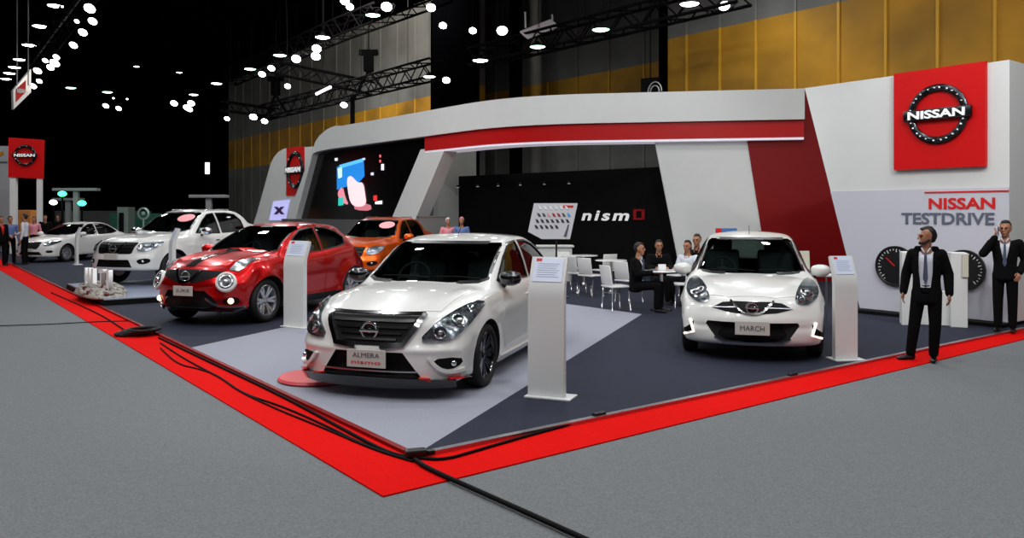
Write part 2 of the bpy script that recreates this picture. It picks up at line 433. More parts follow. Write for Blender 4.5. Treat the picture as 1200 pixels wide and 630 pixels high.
        return bm_obj(name, bm, m, parent or s.root, smooth=True, auto=40)
    def wheels(s, rimm, spokes=5, style='y', rr=.70):
        S = s.S; R = S['R']; tw = S.get('tw', .2); wm = S['track']/2
        for cx in (0, S['wb']):
            for sd in (-1, 1):
                e = bpy.data.objects.new('wheel', None); COL.objects.link(e); e.parent = s.root; e.location = (cx, sd*wm, R); e.empty_display_size = .1
                if sd > 0: e.rotation_euler = (0, 0, math.pi)
                # outer face towards -y
                if s.__dict__.get('tyre_me') is None:
                    bm = bmesh.new(); h = tw/2; q = R*rr
                    lathe(bm, [(q, -h*.8), (q+.02, -h), (R-.035, -h), (R-.008, -h*.82), (R, -h*.5), (R, h*.5), (R-.008, h*.82), (R-.035, h), (q+.02, h), (q, h*.8)], 40, 'Y', close=True)
                    o = bm_obj('tyre', bm, M['rubber'], e, smooth=True, auto=50); s.tyre_me = o.data
                    bm = bmesh.new()
                    lathe(bm, [(q+.004, -h*.78), (q-.012, -h*.86), (q-.02, -h*.7), (q-.03, -h*.1), (q-.03, h*.7), (.05, h*.6), (.0, h*.6)], 40, 'Y', cap=False)
                    for i in range(spokes):
                        a = 2*math.pi*i/spokes
                        subs = (0,) if style == 'i' else (-.16, .16)
                        for d in subs:
                            v1 = Vector((math.cos(a), 0, math.sin(a))); v2 = Vector((math.cos(a+d), 0, math.sin(a+d)))
                            p0 = v1*.04+Vector((0, -h*.5, 0)); p1 = v2*(q-.012)+Vector((0, -h*.72, 0)); wv = Vector((-math.sin(a), 0, math.cos(a)))
                            w0, w1 = (.022, .02) if style != 'i' else (.026, .034)
                            A = [p0-wv*w0, p0+wv*w0, p1+wv*w1, p1-wv*w1]; vs = [bm.verts.new(p) for p in A]+[bm.verts.new(p+Vector((0, .035, 0))) for p in A]
                            for f in ((0, 1, 2, 3), (7, 6, 5, 4), (0, 4, 5, 1), (1, 5, 6, 2), (2, 6, 7, 3), (3, 7, 4, 0)): bm.faces.new([vs[k] for k in f])
                    lathe(bm, [(0, -h*.62), (.03, -h*.62), (.055, -h*.5), (.06, -h*.1)], 20, 'Y')
                    bmesh.ops.recalc_face_normals(bm, faces=bm.faces)
                    o = bm_obj('rim', bm, rimm, e, smooth=True, auto=30); s.rim_me = o.data
                    bm = bmesh.new(); lathe(bm, [(0, h*.2), (q*.72, h*.2), (q*.72, h*.3), (0, h*.3)], 28, 'Y')
                    o = bm_obj('brake_disc', bm, M['alu'], e); s.disc_me = o.data
                else:
                    for nm, me in (('tyre', s.tyre_me), ('rim', s.rim_me), ('brake_disc', s.disc_me)):
                        o = bpy.data.objects.new(nm, me); COL.objects.link(o); o.parent = e
    def mirror(s, x, y, z, m, sc=1.0):
        for sd in (-1, 1):
            bm = bmesh.new(); bmesh.ops.create_uvsphere(bm, u_segments=20, v_segments=12, radius=1)
            for v in bm.verts:
                c = v.co; c.x = max(min(c.x*.11, .055), -.11)
                c.y = c.y*.125*(1+.1*c.z); c.z = math.copysign(abs(c.z)**.8, c.z)*.085
            bmesh.ops.scale(bm, vec=(sc, sc, sc), verts=bm.verts); bmesh.ops.translate(bm, vec=(x, sd*y, z), verts=bm.verts)
            o = bm_obj('door_mirror', bm, m, s.root, smooth=True, auto=50)
            bm = bmesh.new(); p, n = s.ray(x+.06, z-.09, 'side+' if sd > 0 else 'side-')
            tube(bm, [p-n*.02, Vector((x+.01, sd*(y-.05), z-.05))], [.03, .022], 8); bm_obj('mirror_foot', bm, M['sblack'], o)
            bm = bmesh.new(); box(bm, (x+.057*sc, sd*y, z), (.004, .19*sc, .12*sc), bev=.001); bm_obj('mirror_glass', bm, M['chrome'], o)
    def handle(s, x, z, m, parents=None):
        for k, sd in enumerate((1, -1)):
            p, n = s.ray(x, z, 'side+' if sd > 0 else 'side-')
            bm = bmesh.new(); bmesh.ops.create_uvsphere(bm, u_segments=12, v_segments=8, radius=1)
            for v in bm.verts: v.co = Vector((v.co.x*.09, v.co.y*.022, v.co.z*.017))
            bmesh.ops.translate(bm, vec=p+n*.018, verts=bm.verts)
            bm_obj('door_handle', bm, m, parents[k] if parents else s.root, smooth=True)
    def cabin(s, xd, zd, seatx, half, wheel_side=1, glow=True):
        """dashboard, steering wheel, seats"""
        bm = bmesh.new(); box(bm, (xd, 0, zd-.12), (.42, half*1.9, .24), bev=.05); bm_obj('dashboard', bm, M['dark'], s.root, smooth=True, auto=40)
        bm = bmesh.new(); rot = Matrix.Rotation(math.radians(-62), 3, 'Y')
        lathe(bm, [(.185+.014*math.cos(a), .014*math.sin(a)) for a in [2*math.pi*k/8 for k in range(8)]], 28, 'Z', close=True)
        box(bm, (0, 0, 0), (.34, .03, .015)); box(bm, (0, 0, 0), (.03, .34, .015)); box(bm, (0, 0, 0), (.1, .12, .03), bev=.01)
        bmesh.ops.rotate(bm, matrix=rot, verts=bm.verts); bmesh.ops.translate(bm, vec=(xd+.28, wheel_side*.36, zd+.02), verts=bm.verts)
        bm_obj('steering_wheel', bm, M['seat'], s.root, smooth=True, auto=40)
        for x in seatx:
            for y in (-.36, .36):
                bm = bmesh.new(); box(bm, (x, y, zd-.28), (.5, .48, .16), bev=.05)
                box(bm, (x+.26, y, zd-.02), (.13, .46, .55), rot=Matrix.Rotation(math.radians(14), 3, 'Y'), bev=.05)
                o = bm_obj('seat', bm, M['seat'], s.root, smooth=True, auto=40)
                bm = bmesh.new(); box(bm, (x+.36, y, zd+.31), (.09, .25, .16), bev=.035); bm_obj('headrest', bm, M['seat'], o, smooth=True, auto=40)
    def glass(s):
        S = s.S; g = M['glass']
        s.patch('windscreen', S['ws'], 'front', g, off=-.012, thick=0, step=.06)
        s.strip('windscreen_trim', S['ws'], 'front', M['sblack'], w=.03, off=.002, closed=True)
        if 'rw' in S: s.patch('rear_window', S['rw'], 'rear', g, off=-.012, thick=0, step=.06)
        for poly in S['sw']:
            for v in ('side+', 'side-'):
                p = s.patch('side_window', poly, v, g, off=-.01, thick=0, step=.06)
                s.strip('window_seal', poly, v, M['sblack'], w=.022, off=.003, closed=True, parent=p)
    def wipers(s, z, x0=None):
        for y0, y1 in ((-.05, .5), (-.6, -.1)):
            p, n = s.ray(y0, z, 'front'); q, nq = s.ray(y1, z+.015, 'front')
            bm = bmesh.new(); tube(bm, [p+n*.02, (p+q)/2+n*.035, q+nq*.015], .008, 6); bm_obj('wiper', bm, M['black'], s.root)
    def emblem(s, z, r, m=None, parent=None):
        """ring with a bar, mounted on the nose"""
        p, n = s.ray(0, z, 'front'); bm = bmesh.new()
        lathe(bm, [(r+.012*math.cos(a), .010*math.sin(a)) for a in [2*math.pi*k/8 for k in range(8)]], 32, 'X', p-Vector((.03, 0, 0)), close=True)
        box(bm, p-Vector((.035, 0, 0)), (.016, r*2.5, r*.42), bev=.004)
        lathe(bm, [(r*.3, 0), (r*.3, .04)], 12, 'X', p-Vector((.03, 0, 0)))
        bm_obj('emblem', bm, m or M['chrome'], s.root, smooth=True, auto=40)
    def plate(s, z0, z1, hw, txt, dx=.03, txt2=None):
        p = min((s.ray(y, z, 'front')[0] for y in (-hw, 0, hw) for z in (z0, z1)), key=lambda q: q.x); x = p.x-dx
        bm = bmesh.new(); box(bm, (x+.008, 0, (z0+z1)/2), (.014, hw*2, z1-z0), bev=.003); o = bm_obj('number_plate', bm, M['plate'], s.root)
        bm = bmesh.new(); box(bm, (x+.075, 0, (z0+z1)/2), (.13, hw*1.2, (z1-z0)*.5)); bm_obj('plate_bracket', bm, M['black'], o)
        if txt:
            t = text_obj('plate_lettering', txt, .1, M['ink'], o, .001); fit(t, hw*1.4, (z1-z0)*(.38 if txt2 is None else .26))
            basis(t, Vector((x-.002, 0, (z0+z1)/2+(0 if txt2 is None else (z1-z0)*.2))), Vector((0, -1, 0)), ZUP)
        if txt2:
            t = text_obj('plate_lettering', txt2, .1, M['redt'], o, .001); fit(t, hw*1.5, (z1-z0)*.2)
            basis(t, Vector((x-.002, 0, (z0+z1)/2-(z1-z0)*.2)), Vector((0, -1, 0)), ZUP)
    def headlamp(s, poly, lampspots, rnd=1, amber=None, bez=True):
        for sg in (1, -1):
            pp = [(a*sg, b) for a, b in poly]
            o = s.patch('headlamp', pp, 'front', M['housing'], off=.006, thick=.01, rnd=rnd, step=.03)
            for (y, z, r) in lampspots:
                p, n = s.ray(y*sg, z, 'front'); p = p+n*.006; q = n.to_track_quat('Z', 'Y'); bm = bmesh.new()
                lathe(bm, [(0, -.01), (r*.45, -.012), (r*.8, .004), (r, .014), (r*1.12, .012), (r*1.15, -.01)], 20, cap=False)
                bmesh.ops.create_uvsphere(bm, u_segments=12, v_segments=8, radius=r*.5)
                bmesh.ops.rotate(bm, matrix=q.to_matrix(), verts=bm.verts); bmesh.ops.translate(bm, vec=p+n*.008, verts=bm.verts)
                bm_obj('reflector', bm, M['chrome'], o, smooth=True)
            if amber:
                s.patch('indicator', [(a*sg, b) for a, b in amber], 'front', M['amber'], off=.006, thick=.01, rnd=1, step=.04, parent=o)
            s.patch('lamp_cover', pp, 'front', M['lens'], off=.026, thick=.02, rnd=rnd, step=.03, parent=o)
def S_x(s, view, a): return s.S['x0'] if view == 'front' else s.S['x1']
M['housing'] = mat('headlamp_housing', 'b8bcc0', .22, .85, noise=.85, nscale=22)
M['mesh'] = mat('black_grille_mesh', '040405', .7, noise=.5, nscale=70, spec=.25)
def sgn(poly): return [(-a, b) for a, b in poly]
def mir(half): return half+[(-a, b) for a, b in reversed(half)]
# ------------------------------------------------------------------ hall shell
def quad(name, pts, m, z=None, parent=None):
    return me_obj(name, pts, [tuple(range(len(pts)))], m, parent)
def slab(name, pts, z0, z1, m, parent=None):
    bm = bmesh.new(); a = [bm.verts.new((p[0], p[1], z1)) for p in pts]; b = [bm.verts.new((p[0], p[1], z0)) for p in pts]
    bm.faces.new(a); bm.faces.new(list(reversed(b)))
    for i in range(len(a)):
        j = (i+1) % len(a); bm.faces.new((a[i], b[i], b[j], a[j]))
    bmesh.ops.recalc_face_normals(bm, faces=bm.faces); return bm_obj(name, bm, m, parent)
struct(slab('floor', [(-90, -6), (60, -6), (60, 125), (-90, 125)], -.3, -.035, M['floor']))
struct(slab('ceiling', [(-90, -6), (60, -6), (60, 125), (-90, 125)], 12.6, 12.9, M['ceil']))
struct(slab('wall_back', [(-90, 124), (60, 124), (60, 125), (-90, 125)], -.1, 12.6, M['ceil']))
C0 = G(489, 531)
# stand platform: four carpets laid flush
LB = G(215.6, 407.8); LB = C0+U*((LB-C0).dot(U)); D70 = Vector((.342, .94, 0))
def far(p, d, k): return p+d*k
EDGE_L = C0+U*42; EDGE_R = C0+V*20
struct(slab('floor_stand_plinth', [EDGE_L, C0, EDGE_R, EDGE_R+U*20, EDGE_L+V*14], -.04, -.012, M['black']))
band_top = 15.2
struct(slab('floor_pale_carpet', [C0, C0+D70*8.88, LB+D70*8.88, LB], -.012, 0, M['lightc']))
struct(slab('floor_dark_carpet', [C0, EDGE_R, EDGE_R+U*20, C0+D70*8.88], -.012, 0, M['darkc']))
struct(slab('floor_dark_carpet', [LB, LB+D70*8.88, C0+D70*8.88, EDGE_R+U*20, EDGE_L+V*16, EDGE_L], -.012, -.001, M['darkc']))
# aluminium edging of the plinth
o = struct(slab('trim_1', [C0-U*.04-V*.04, C0+V*20-U*.04, C0+V*20+U*.02, C0+U*.02], -.03, .006, M['alu']))
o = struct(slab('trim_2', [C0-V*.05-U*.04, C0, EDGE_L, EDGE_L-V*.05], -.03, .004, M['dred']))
# red carpet border
OC = G(449, 581.8, -.03); oi = C0-U*.04-V*.04
wl = -(OC-C0).dot(V); wr = -(OC-C0).dot(U)
RR = G(1200, 397.5, -.03); wrr = -(RR-C0).dot(U); lr = (RR-C0).dot(V)
far_r = OC+(RR-OC)*1.8
tag(slab('red_carpet', [OC, OC+U*46, C0+U*45.5-V*.03, C0-V*.03-U*.03, C0+V*22-U*.03, C0+V*22-U*.4, far_r], -.034, -.024, M['redc']),
    'long red carpet strip bordering the raised stand on both sides', 'carpet')
# hall panel walls ---------------------------------------------------------
def hall_wall(name, xs, z, pxl, vpx, zpx_top, zt, bands, seam_step, th=.4, so=0):
    """wall along U; pxl(x) gives px above the horizon of height zt"""
    def pt(x): d = F*(zt-H)/pxl(x); return Vector(((x-600)/F*d, d, 0))
    a, b = pt(xs[0]), pt(xs[1]); P = Plane(a, b-a); L = (b-a).length
    P.d = (b-a).normalized(); P.n = Vector((-P.d.y, P.d.x, 0)); P.n = P.n if P.n.y > 0 else -P.n
    vs, fs, mi = [], [], []
    def bx(s0, s1, z0, z1, o0, o1, m):
        k = len(vs)
        for s, n in ((s0, o0), (s1, o0), (s1, o1), (s0, o1)):
            for zz in (z0, z1): vs.append(P.p+P.d*s+P.n*n+ZUP*zz)
        for f in ((0, 2, 3, 1), (2, 4, 5, 3), (4, 6, 7, 5), (6, 0, 1, 7), (1, 3, 5, 7), (0, 6, 4, 2)): fs.append(tuple(k+i for i in f)); mi.append(m)
    for z0, z1, m in bands: bx(0, L, z0, z1, 0, th, m)
    s = so
    while s < L:
        for z0, z1, m in bands: bx(max(0, s-.035), min(L, s+.035), z0, z1, -.05, 0, 2 if m == 0 else 3)
        s += seam_step
    return struct(me_obj(name, vs, fs, [M['drape'], M['ywood'], M['seam'], M['yseam']], None, mi=mi)), P, L
ZT = 7.7
W1 = hall_wall('wall_right', (1420, 772), 0, lambda x: .216*(x+162), 0, 0, ZT, [(0, ZT, 1), (ZT, 12.6, 0)], 1.33)
W2 = hall_wall('wall_middle', (800, 508), 0, lambda x: .189*(x+170), 0, 0, ZT, [(0, 5.3, 0), (5.3, ZT, 1), (ZT, 12.6, 0)], 1.9)
W3 = hall_wall('wall_left', (560, 268), 0, lambda x: .225*(x+108), 0, 0, ZT, [(0, 5.35, 0), (5.35, ZT, 1), (ZT, 12.6, 0)], 1.9)
# return faces and dark columns
def dpt(px, d): return Vector(((px-600)/F*d, d, 0))
a = W3[1].p+W3[1].d*W3[2]
struct(slab('wall_far_return', [a, a+V*6, a+V*6-U*.5, a-U*.5], 0, 12.6, M['drape']))
p1, p2 = dpt(507, 37), dpt(562, 36)
struct(slab('pillar_wide', [p1, p2, p2+Vector((-.3, 2, 0)), p1+Vector((-.3, 2, 0))], 0, 12.6, M['ceil']))
p1, p2 = dpt(597, 35.5), dpt(612, 35.2)
struct(slab('pillar_slim', [p1, p2, p2+Vector((0, .6, 0)), p1+Vector((0, .6, 0))], 0, 12.6, M['ceil']))
p = W1[1].p+W1[1].d*W1[2]
struct(slab('wall_step', [p, p+W1[1].n*6, p+W1[1].n*6-U*.4, p-U*.4], 0, 12.6, M['ceil']))
# ------------------------------------------------------------------ booth architecture
KZ = 2.44; ZTOP = H+KZ
def wall_d(px): return 16596/(px+117)
A_ = dpt(1183, wall_d(1183)); B_ = dpt(943, wall_d(943))
RW = Plane(A_, B_-A_); RW.d = (B_-A_).normalized(); RW.n = Vector((-RW.d.y, RW.d.x, 0)); RW.n = RW.n if RW.n.y > 0 else -RW.n
# --- test drive wall: thing with print, boards, lettering
tw = thing('booth_wall', 'tall white booth wall with red logo panel, lettering and two round gauges', 'booth wall', A_)
def loc(root, o): o.parent = root; o.matrix_parent_inverse = Matrix.Translation(-Vector(root.location)); return o
sR = RW.sz(1183, 70)[0]; pl = [RW.sz(1183, 100), RW.sz(943, 104), RW.sz(1008, 361)]
pl[0] = (sR, ZTOP); pts = [(sR, .06), (sR, ZTOP), (pl[1][0], ZTOP), (pl[2][0], .06)]
loc(tw, RW.poly('wall_panel', pts, .35, M['white'], raw=True))
bm = bmesh.new(); prism(bm, [(sR, .06), (sR, ZTOP), (sR+2.2, ZTOP), (sR+2.2, .06)], RW.p+RW.n*.352, RW.d, ZUP, RW.n, 3.2); loc(tw, bm_obj('wall_block', bm, M['white']))
loc(tw, RW.poly('base_plinth', [(sR, -.02), (sR, .058), (pl[2][0], .058), (pl[2][0], -.02)], .5, M['black'], raw=True, off=-.25))
zl = RW.sz(1060, 222)[1]
sl = pl[1][0]+(pl[2][0]-pl[1][0])*(ZTOP-zl)/(ZTOP-.06)
loc(tw, RW.poly('lower_print', [(sR, .07), (sR, zl), (sl, zl), (pl[2][0], .07)], .012, M['lav'], raw=True, off=-.013))
EXR = -RW.d  # rightwards on the wall
nR = -RW.n
def logo(parent, c, ex, ez, w, name='logo_emblem', spots=True, txt='NISSAN', led=26, root=None):
    """ring, bar and lettering; c centre, w overall width"""
    r = w*.40; n = ex.cross(ez).normalized(); bm = bmesh.new()
    R3 = Matrix((ex, ez, n)).transposed()
    prof = [(r+w*.055*math.cos(a), w*.03*math.sin(a)) for a in [2*math.pi*k/10 for k in range(10)]]
    lathe(bm, prof, 48, 'Z', close=True); box(bm, (0, 0, w*.02), (w, w*.17, w*.06), bev=w*.01)
    bmesh.ops.transform(bm, matrix=Matrix.Translation(c) @ R3.to_4x4(), verts=bm.verts)
    o = bm_obj(name, bm, mat('dark_chrome', '3a3c40', .25, .9, noise=.8, nscale=9), None, smooth=True, auto=40)
    loc(root, o) if root else None
    t = text_obj('logo_lettering', txt, .3, mat('lit_white_letters', 'f4f4f4', .4, emit=.35), None, w*.008, bold=.008); fit(t, w*.84, w*.125)
    t.matrix_world = Matrix(((ex.x, ez.x, n.x, c.x+n.x*w*.06), (ex.y, ez.y, n.y, c.y+n.y*w*.06), (ex.z, ez.z, n.z, c.z+n.z*w*.06), (0, 0, 0, 1)))
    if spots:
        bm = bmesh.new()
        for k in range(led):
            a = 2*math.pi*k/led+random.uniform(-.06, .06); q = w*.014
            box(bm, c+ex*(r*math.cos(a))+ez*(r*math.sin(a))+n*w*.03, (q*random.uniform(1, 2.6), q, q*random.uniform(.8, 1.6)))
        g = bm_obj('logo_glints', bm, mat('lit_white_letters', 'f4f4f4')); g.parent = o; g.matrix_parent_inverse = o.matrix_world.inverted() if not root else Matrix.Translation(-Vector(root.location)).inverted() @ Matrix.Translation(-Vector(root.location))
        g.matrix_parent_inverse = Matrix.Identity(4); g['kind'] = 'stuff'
    t.parent = o
    return o
P = [RW.sz(1049.8, 87), RW.sz(1157.3, 73.5), RW.sz(1157.3, 195), RW.sz(1050.7, 199)]
z0 = RW.sz(1100, 197.2)[1]; s0, s1 = RW.sz(1050, 100)[0], RW.sz(1157.3, 100)[0]
loc(tw, RW.poly('logo_panel', [(s0, z0), (s0, ZTOP+.02), (s1, ZTOP+.02), (s1, z0)], .08, M['redpan'], raw=True, off=-.082))
logo(tw, RW.w(1102, 134)+nR*.11, EXR, ZUP, abs(RW.sz(1062, 134)[0]-RW.sz(1141, 134)[0]), root=tw)
def wtext(P, txt, x0, x1, y0, y1, m, root, name='lettering', bold=.012, off=.02, n=None, ex=None, shear=0, sp=1.0):
    n = n or nR; ex = ex or EXR; xm, ym = (x0+x1)/2, (y0+y1)/2
    w = abs(P.sz(x0, ym)[0]-P.sz(x1, ym)[0]); h = abs(P.sz(xm, y0)[1]-P.sz(xm, y1)[1])
    sm = (P.sz(x0, ym)[0]+P.sz(x1, ym)[0])/2; zm = P.sz(xm, ym)[1]; c = P.p+P.d*sm+ZUP*zm+n*off
    t = text_obj(name, txt, .3, m, None, .004, bold=bold, shear=shear, sp=sp); fit(t, w, h)
    t.matrix_world = Matrix(((ex.x, 0, n.x, c.x), (ex.y, 0, n.y, c.y), (0, 1, 0, c.z), (0, 0, 0, 1)))
    if root: loc(root, t)
    return t
wtext(RW, 'NISSAN', 1089, 1167, 231.5, 245, M['redt'], tw, 'red_lettering', bold=.008)
wtext(RW, 'TESTDRIVE', 1057, 1166, 249, 263, M['greyt'], tw, 'grey_lettering', bold=.007)
zr = RW.sz(1130, 224.5)[1]
loc(tw, RW.poly('red_rule', [(RW.sz(1084, 224)[0], zr-.012), (RW.sz(1084, 224)[0], zr+.012), (sR, zr+.012), (sR, zr-.012)], .01, M['redt'], raw=True, off=-.024))
for cx, cy, lab in ((1050.5, 311.5, 0), (1131, 316, 1)):
    c = RW.w(cx, cy)+nR*.03; r = 24.3/F*wall_d(cx)*.97; bm = bmesh.new(); R3 = Matrix((EXR, ZUP, nR)).transposed().to_4x4()
    lathe(bm, [(r, -.02), (r, .035), (r*.93, .035), (r*.9, .02), (0, .02)], 40); bmesh.ops.transform(bm, matrix=Matrix.Translation(c) @ R3, verts=bm.verts)
    g = loc(tw, bm_obj('round_gauge', bm, M['gauge'], smooth=True, auto=30)); bm = bmesh.new()
    for k in range(26):
        a = math.radians(-50+k*280/25); l = .16 if k % 3 == 0 else .08
        rot = R3.to_3x3() @ Matrix.Rotation(a, 3, 'Z')
        box(bm, c+(EXR*math.cos(a)+ZUP*math.sin(a))*r*(.86-l/2)+nR*.024, (r*l, r*.035, .006), rot=rot)
    g2 = bm_obj('tick_marks', bm, M['tick']); g2.parent = g
    bm = bmesh.new(); rot = R3.to_3x3() @ Matrix.Rotation(2.4, 3, 'Z'); a = 2.4
    box(bm, c+(EXR*math.cos(a)+ZUP*math.sin(a))*r*.3+nR*.03, (r*.6, r*.05, .006), rot=rot); g3 = bm_obj('needle', bm, M['redt']); g3.parent = g
# --- portal beam and legs
PS = 1.35; KW = KZ; KZ = KZ*PS; ZW = ZTOP; ZTOP = H+KZ
def zp(z): return H+(z-H)*PS
M1, M2 = dpt(943, 942*KZ/146.5), dpt(600, 942*KZ/138)
MP = Plane(M1, M2-M1); MP.d = (M2-M1).normalized(); MP.n = Vector((-MP.d.y, MP.d.x, 0)); MP.n = MP.n if MP.n.y > 0 else -MP.n
M3 = dpt(385, 942*KZ/100); NP = Plane(M2, M3-M2); NP.d = (M3-M2).normalized(); NP.n = Vector((-NP.d.y, NP.d.x, 0)); NP.n = NP.n if NP.n.y > 0 else -NP.n
pt = thing('portal_arch', 'sweeping white and red portal arch spanning the stand on slanted legs', 'arch', M2)
# beam follows a bent line in plan
def beam(name, line, z0, z1, t, m, off=0, bend=None):
    """line: plan points; makes a strip box of thickness t behind the line"""
    bm = bmesh.new(); fr = []
    L_ = [Vector((p.x, p.y, 0)) for p in line]
    for i, p in enumerate(L_):
        t_ = (L_[min(i+1, len(L_)-1)]-L_[max(i-1, 0)]).normalized(); n = Vector((-t_.y, t_.x, 0)); n = n if n.y > 0 else -n
        a, b = p+n*off, p+n*(off+t); fr.append([bm.verts.new((q.x, q.y, z)) for q, z in ((a, z0), (a, z1), (b, z1), (b, z0))])
    for q, w in zip(fr, fr[1:]):
        for k in range(4): bm.faces.new((q[k], q[(k+1) % 4], w[(k+1) % 4], w[k]))
    bm.faces.new(fr[0]); bm.faces.new(list(reversed(fr[-1]))); bmesh.ops.recalc_face_normals(bm, faces=bm.faces)
    return bm_obj(name, bm, m, smooth=True, auto=30)
sA = NP.sz(394, 200)[0]; Nend = NP.p+NP.d*sA
line = [M1]; q = [M1, M2, Nend]
def bez(a, b, c, n): return [a*(1-t)**2+b*2*t*(1-t)+c*t*t for t in [i/n for i in range(n+1)]]
pa, pb = M2+(M1-M2).normalized()*2.2, M2+NP.d*2.2
line = [M1]+bez(pa, M2, pb, 8)+[Nend]
ZB = zp(3.64)
loc(pt, beam('white_beam', line, ZB, ZTOP, 1.0, M['white']))
sB = NP.sz(497, 157)[0]
rl = [M1]+bez(pa, M2, pb, 8)+[NP.p+NP.d*(sB+.12)]
loc(pt, beam('red_fascia', rl, zp(3.30), zp(3.69), .85, M['red'], off=.1))
loc(pt, beam('light_strip', rl, zp(3.255), zp(3.298), .8, M['led'], off=.12))
# left frame end of the portal (rounded top corner), N plane
zt = ZTOP
fr_out = [(394, 147), (389, 148.6), (383, 151.5), (375, 158), (370, 165), (362, 185), (337, 258), (326, 300)]
fr_in = [(335, 300), (346, 258), (366.5, 180), (373, 177), (394, 173)]
loc(pt, NP.poly('curved_frame', fr_out+fr_in, .9, M['white']))
# screen panel and content on N plane
loc(pt, NP.poly('screen_wall', [(365, 172), (499, 150), (457, 260), (337, 260)], .2, M['screen'], off=.25))
# slanted leg between screen and opening
zf = 0
def down(P, p0, p1):  # extend pixel line to floor
    a, b = P.sz(*p0), P.sz(*p1); t = a[1]/(a[1]-b[1]); return (a[0]+(b[0]-a[0])*t, 0.0)
zu = zp(3.35)
def up(P, p0, p1, z):
    a, b = P.sz(*p0), P.sz(*p1); t = (a[1]-z)/(a[1]-b[1]); return (a[0]+(b[0]-a[0])*t, z)
loc(pt, NP.poly('slanted_leg', [up(NP, (488, 178), (457, 252), zu), up(NP, (516, 178), (486, 250), zu), down(NP, (516, 178), (486, 250)), down(NP, (488, 178), (457, 252))], .5, M['white'], raw=True, off=.12))
# right white leg and deep red slab
loc(pt, MP.poly('white_leg', [up(MP, (768, 167), (795, 305), zu), up(MP, (878, 167), (895, 275), zu), down(MP, (878, 167), (895, 275)), down(MP, (768, 167), (795, 305))], .5, M['white'], raw=True, off=.35))
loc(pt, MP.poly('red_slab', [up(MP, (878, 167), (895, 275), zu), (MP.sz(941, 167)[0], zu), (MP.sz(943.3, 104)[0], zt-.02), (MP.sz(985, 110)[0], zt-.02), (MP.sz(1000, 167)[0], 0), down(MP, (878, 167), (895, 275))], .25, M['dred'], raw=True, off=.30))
# podium under the screen
loc(pt, NP.poly('podium', [(NP.sz(457, 258)[0], 0), (NP.sz(457, 258)[0], NP.sz(400, 257)[1]), (NP.sz(330, 258)[0], NP.sz(400, 257)[1]), (NP.sz(330, 258)[0], 0)], 1.2, M['alu'], raw=True, off=.0))
# picture on the screen: light blue tablet and a hand, flat shapes on the display
def scr(name, pts, col, e=1.3, k=0, rnd=0):
    if rnd: pts = [tuple(p) for p in chaik(pts, True, rnd)]
    return loc(pt, NP.poly(name, pts, .006, mat('screen_'+col, col, .5, emit=e), off=.244-k*.008))
scr('screen_picture', [(388, 195), (419, 186), (420, 206), (413, 214), (388, 222)], '1878c8')
scr('screen_picture', [(391, 193), (417, 185.5), (419, 189), (392, 197)], '50a8e8', 1.5, 1)
scr('screen_picture', [(389, 197), (394, 195), (394, 207), (390, 209)], 'b8e0f4', 1.4, 1)
scr('screen_picture', [(400, 208), (405, 205), (412, 214), (419, 213), (421, 226), (423, 240), (412, 243), (404, 238), (401, 222)], 'f4c8cc', 1.3, 2, 2)
scr('screen_picture', [(389, 224), (395, 218), (398, 231), (402, 240), (396, 238), (390, 232)], 'e88898', 1.0, 1, 1)
scr('screen_picture', [(390, 232), (396, 230), (396, 240), (390, 241)], '28c0b4', 1.0, 2)
scr('screen_picture', [(409, 246), (408, 240), (427, 238), (429, 247)], 'd07884', .8, 1, 1)
for x, y, w_, h_, cc in ((386, 185, 3, 3, 'f0f0f8'), (438, 181, 1.5, 3, 'f06868'), (438, 187, 1.5, 3, 'f06868'), (440, 192, 3, 7, 'e8e8f8'), (428, 202, 3, 3, 'd0d0e8'), (431, 229, 4, 6, 'e02828'), (433, 236, 8, 3, 'e8e8e8'), (418, 185, 3, 2, 'c8d8f8')):
    scr('screen_picture', [(x, y), (x+w_, y-w_*.15), (x+w_, y+h_), (x, y+h_)], cc, 1.2, 2)
# --- rear curved tower with vertical red banner
N2 = NP.off(1.3); N2.n = NP.n; N2.d = NP.d; N2.p = NP.p+NP.n*1.3
tr = thing('booth_tower', 'curved white tower beside the screen with a narrow red logo banner', 'tower', N2.w(330, 300))
loc(tr, N2.poly('tower_panel', [(284, 301), (301, 250), (311, 214), (317, 192), (321, 184), (326, 178), (332, 174.5), (338, 173), (372, 171.5), (334, 299)], .8, M['white']))
loc(tr, N2.poly('red_banner', [(336.5, 173.2), (357, 171.2), (357, 200), (346, 229), (336, 229)], .03, M['redpan'], off=-.035))
logo(tr, N2.w(347, 199)-N2.n*.06, -N2.d, ZUP, abs(N2.sz(337, 199)[0]-N2.sz(358, 199)[0]), led=8, root=tr)
loc(tr, N2.poly('lit_panel', [(321, 236), (340, 234), (335, 258), (316, 258)], .03, mat('lit_lavender_panel', 'b8b8f0', .5, emit=.9), off=-.035))
wtext(N2, 'X', 322, 335, 242, 251, mat('purple_mark', '4a2860', .5), tr, 'panel_mark', off=.06, n=-N2.n, ex=-N2.d, bold=.03)
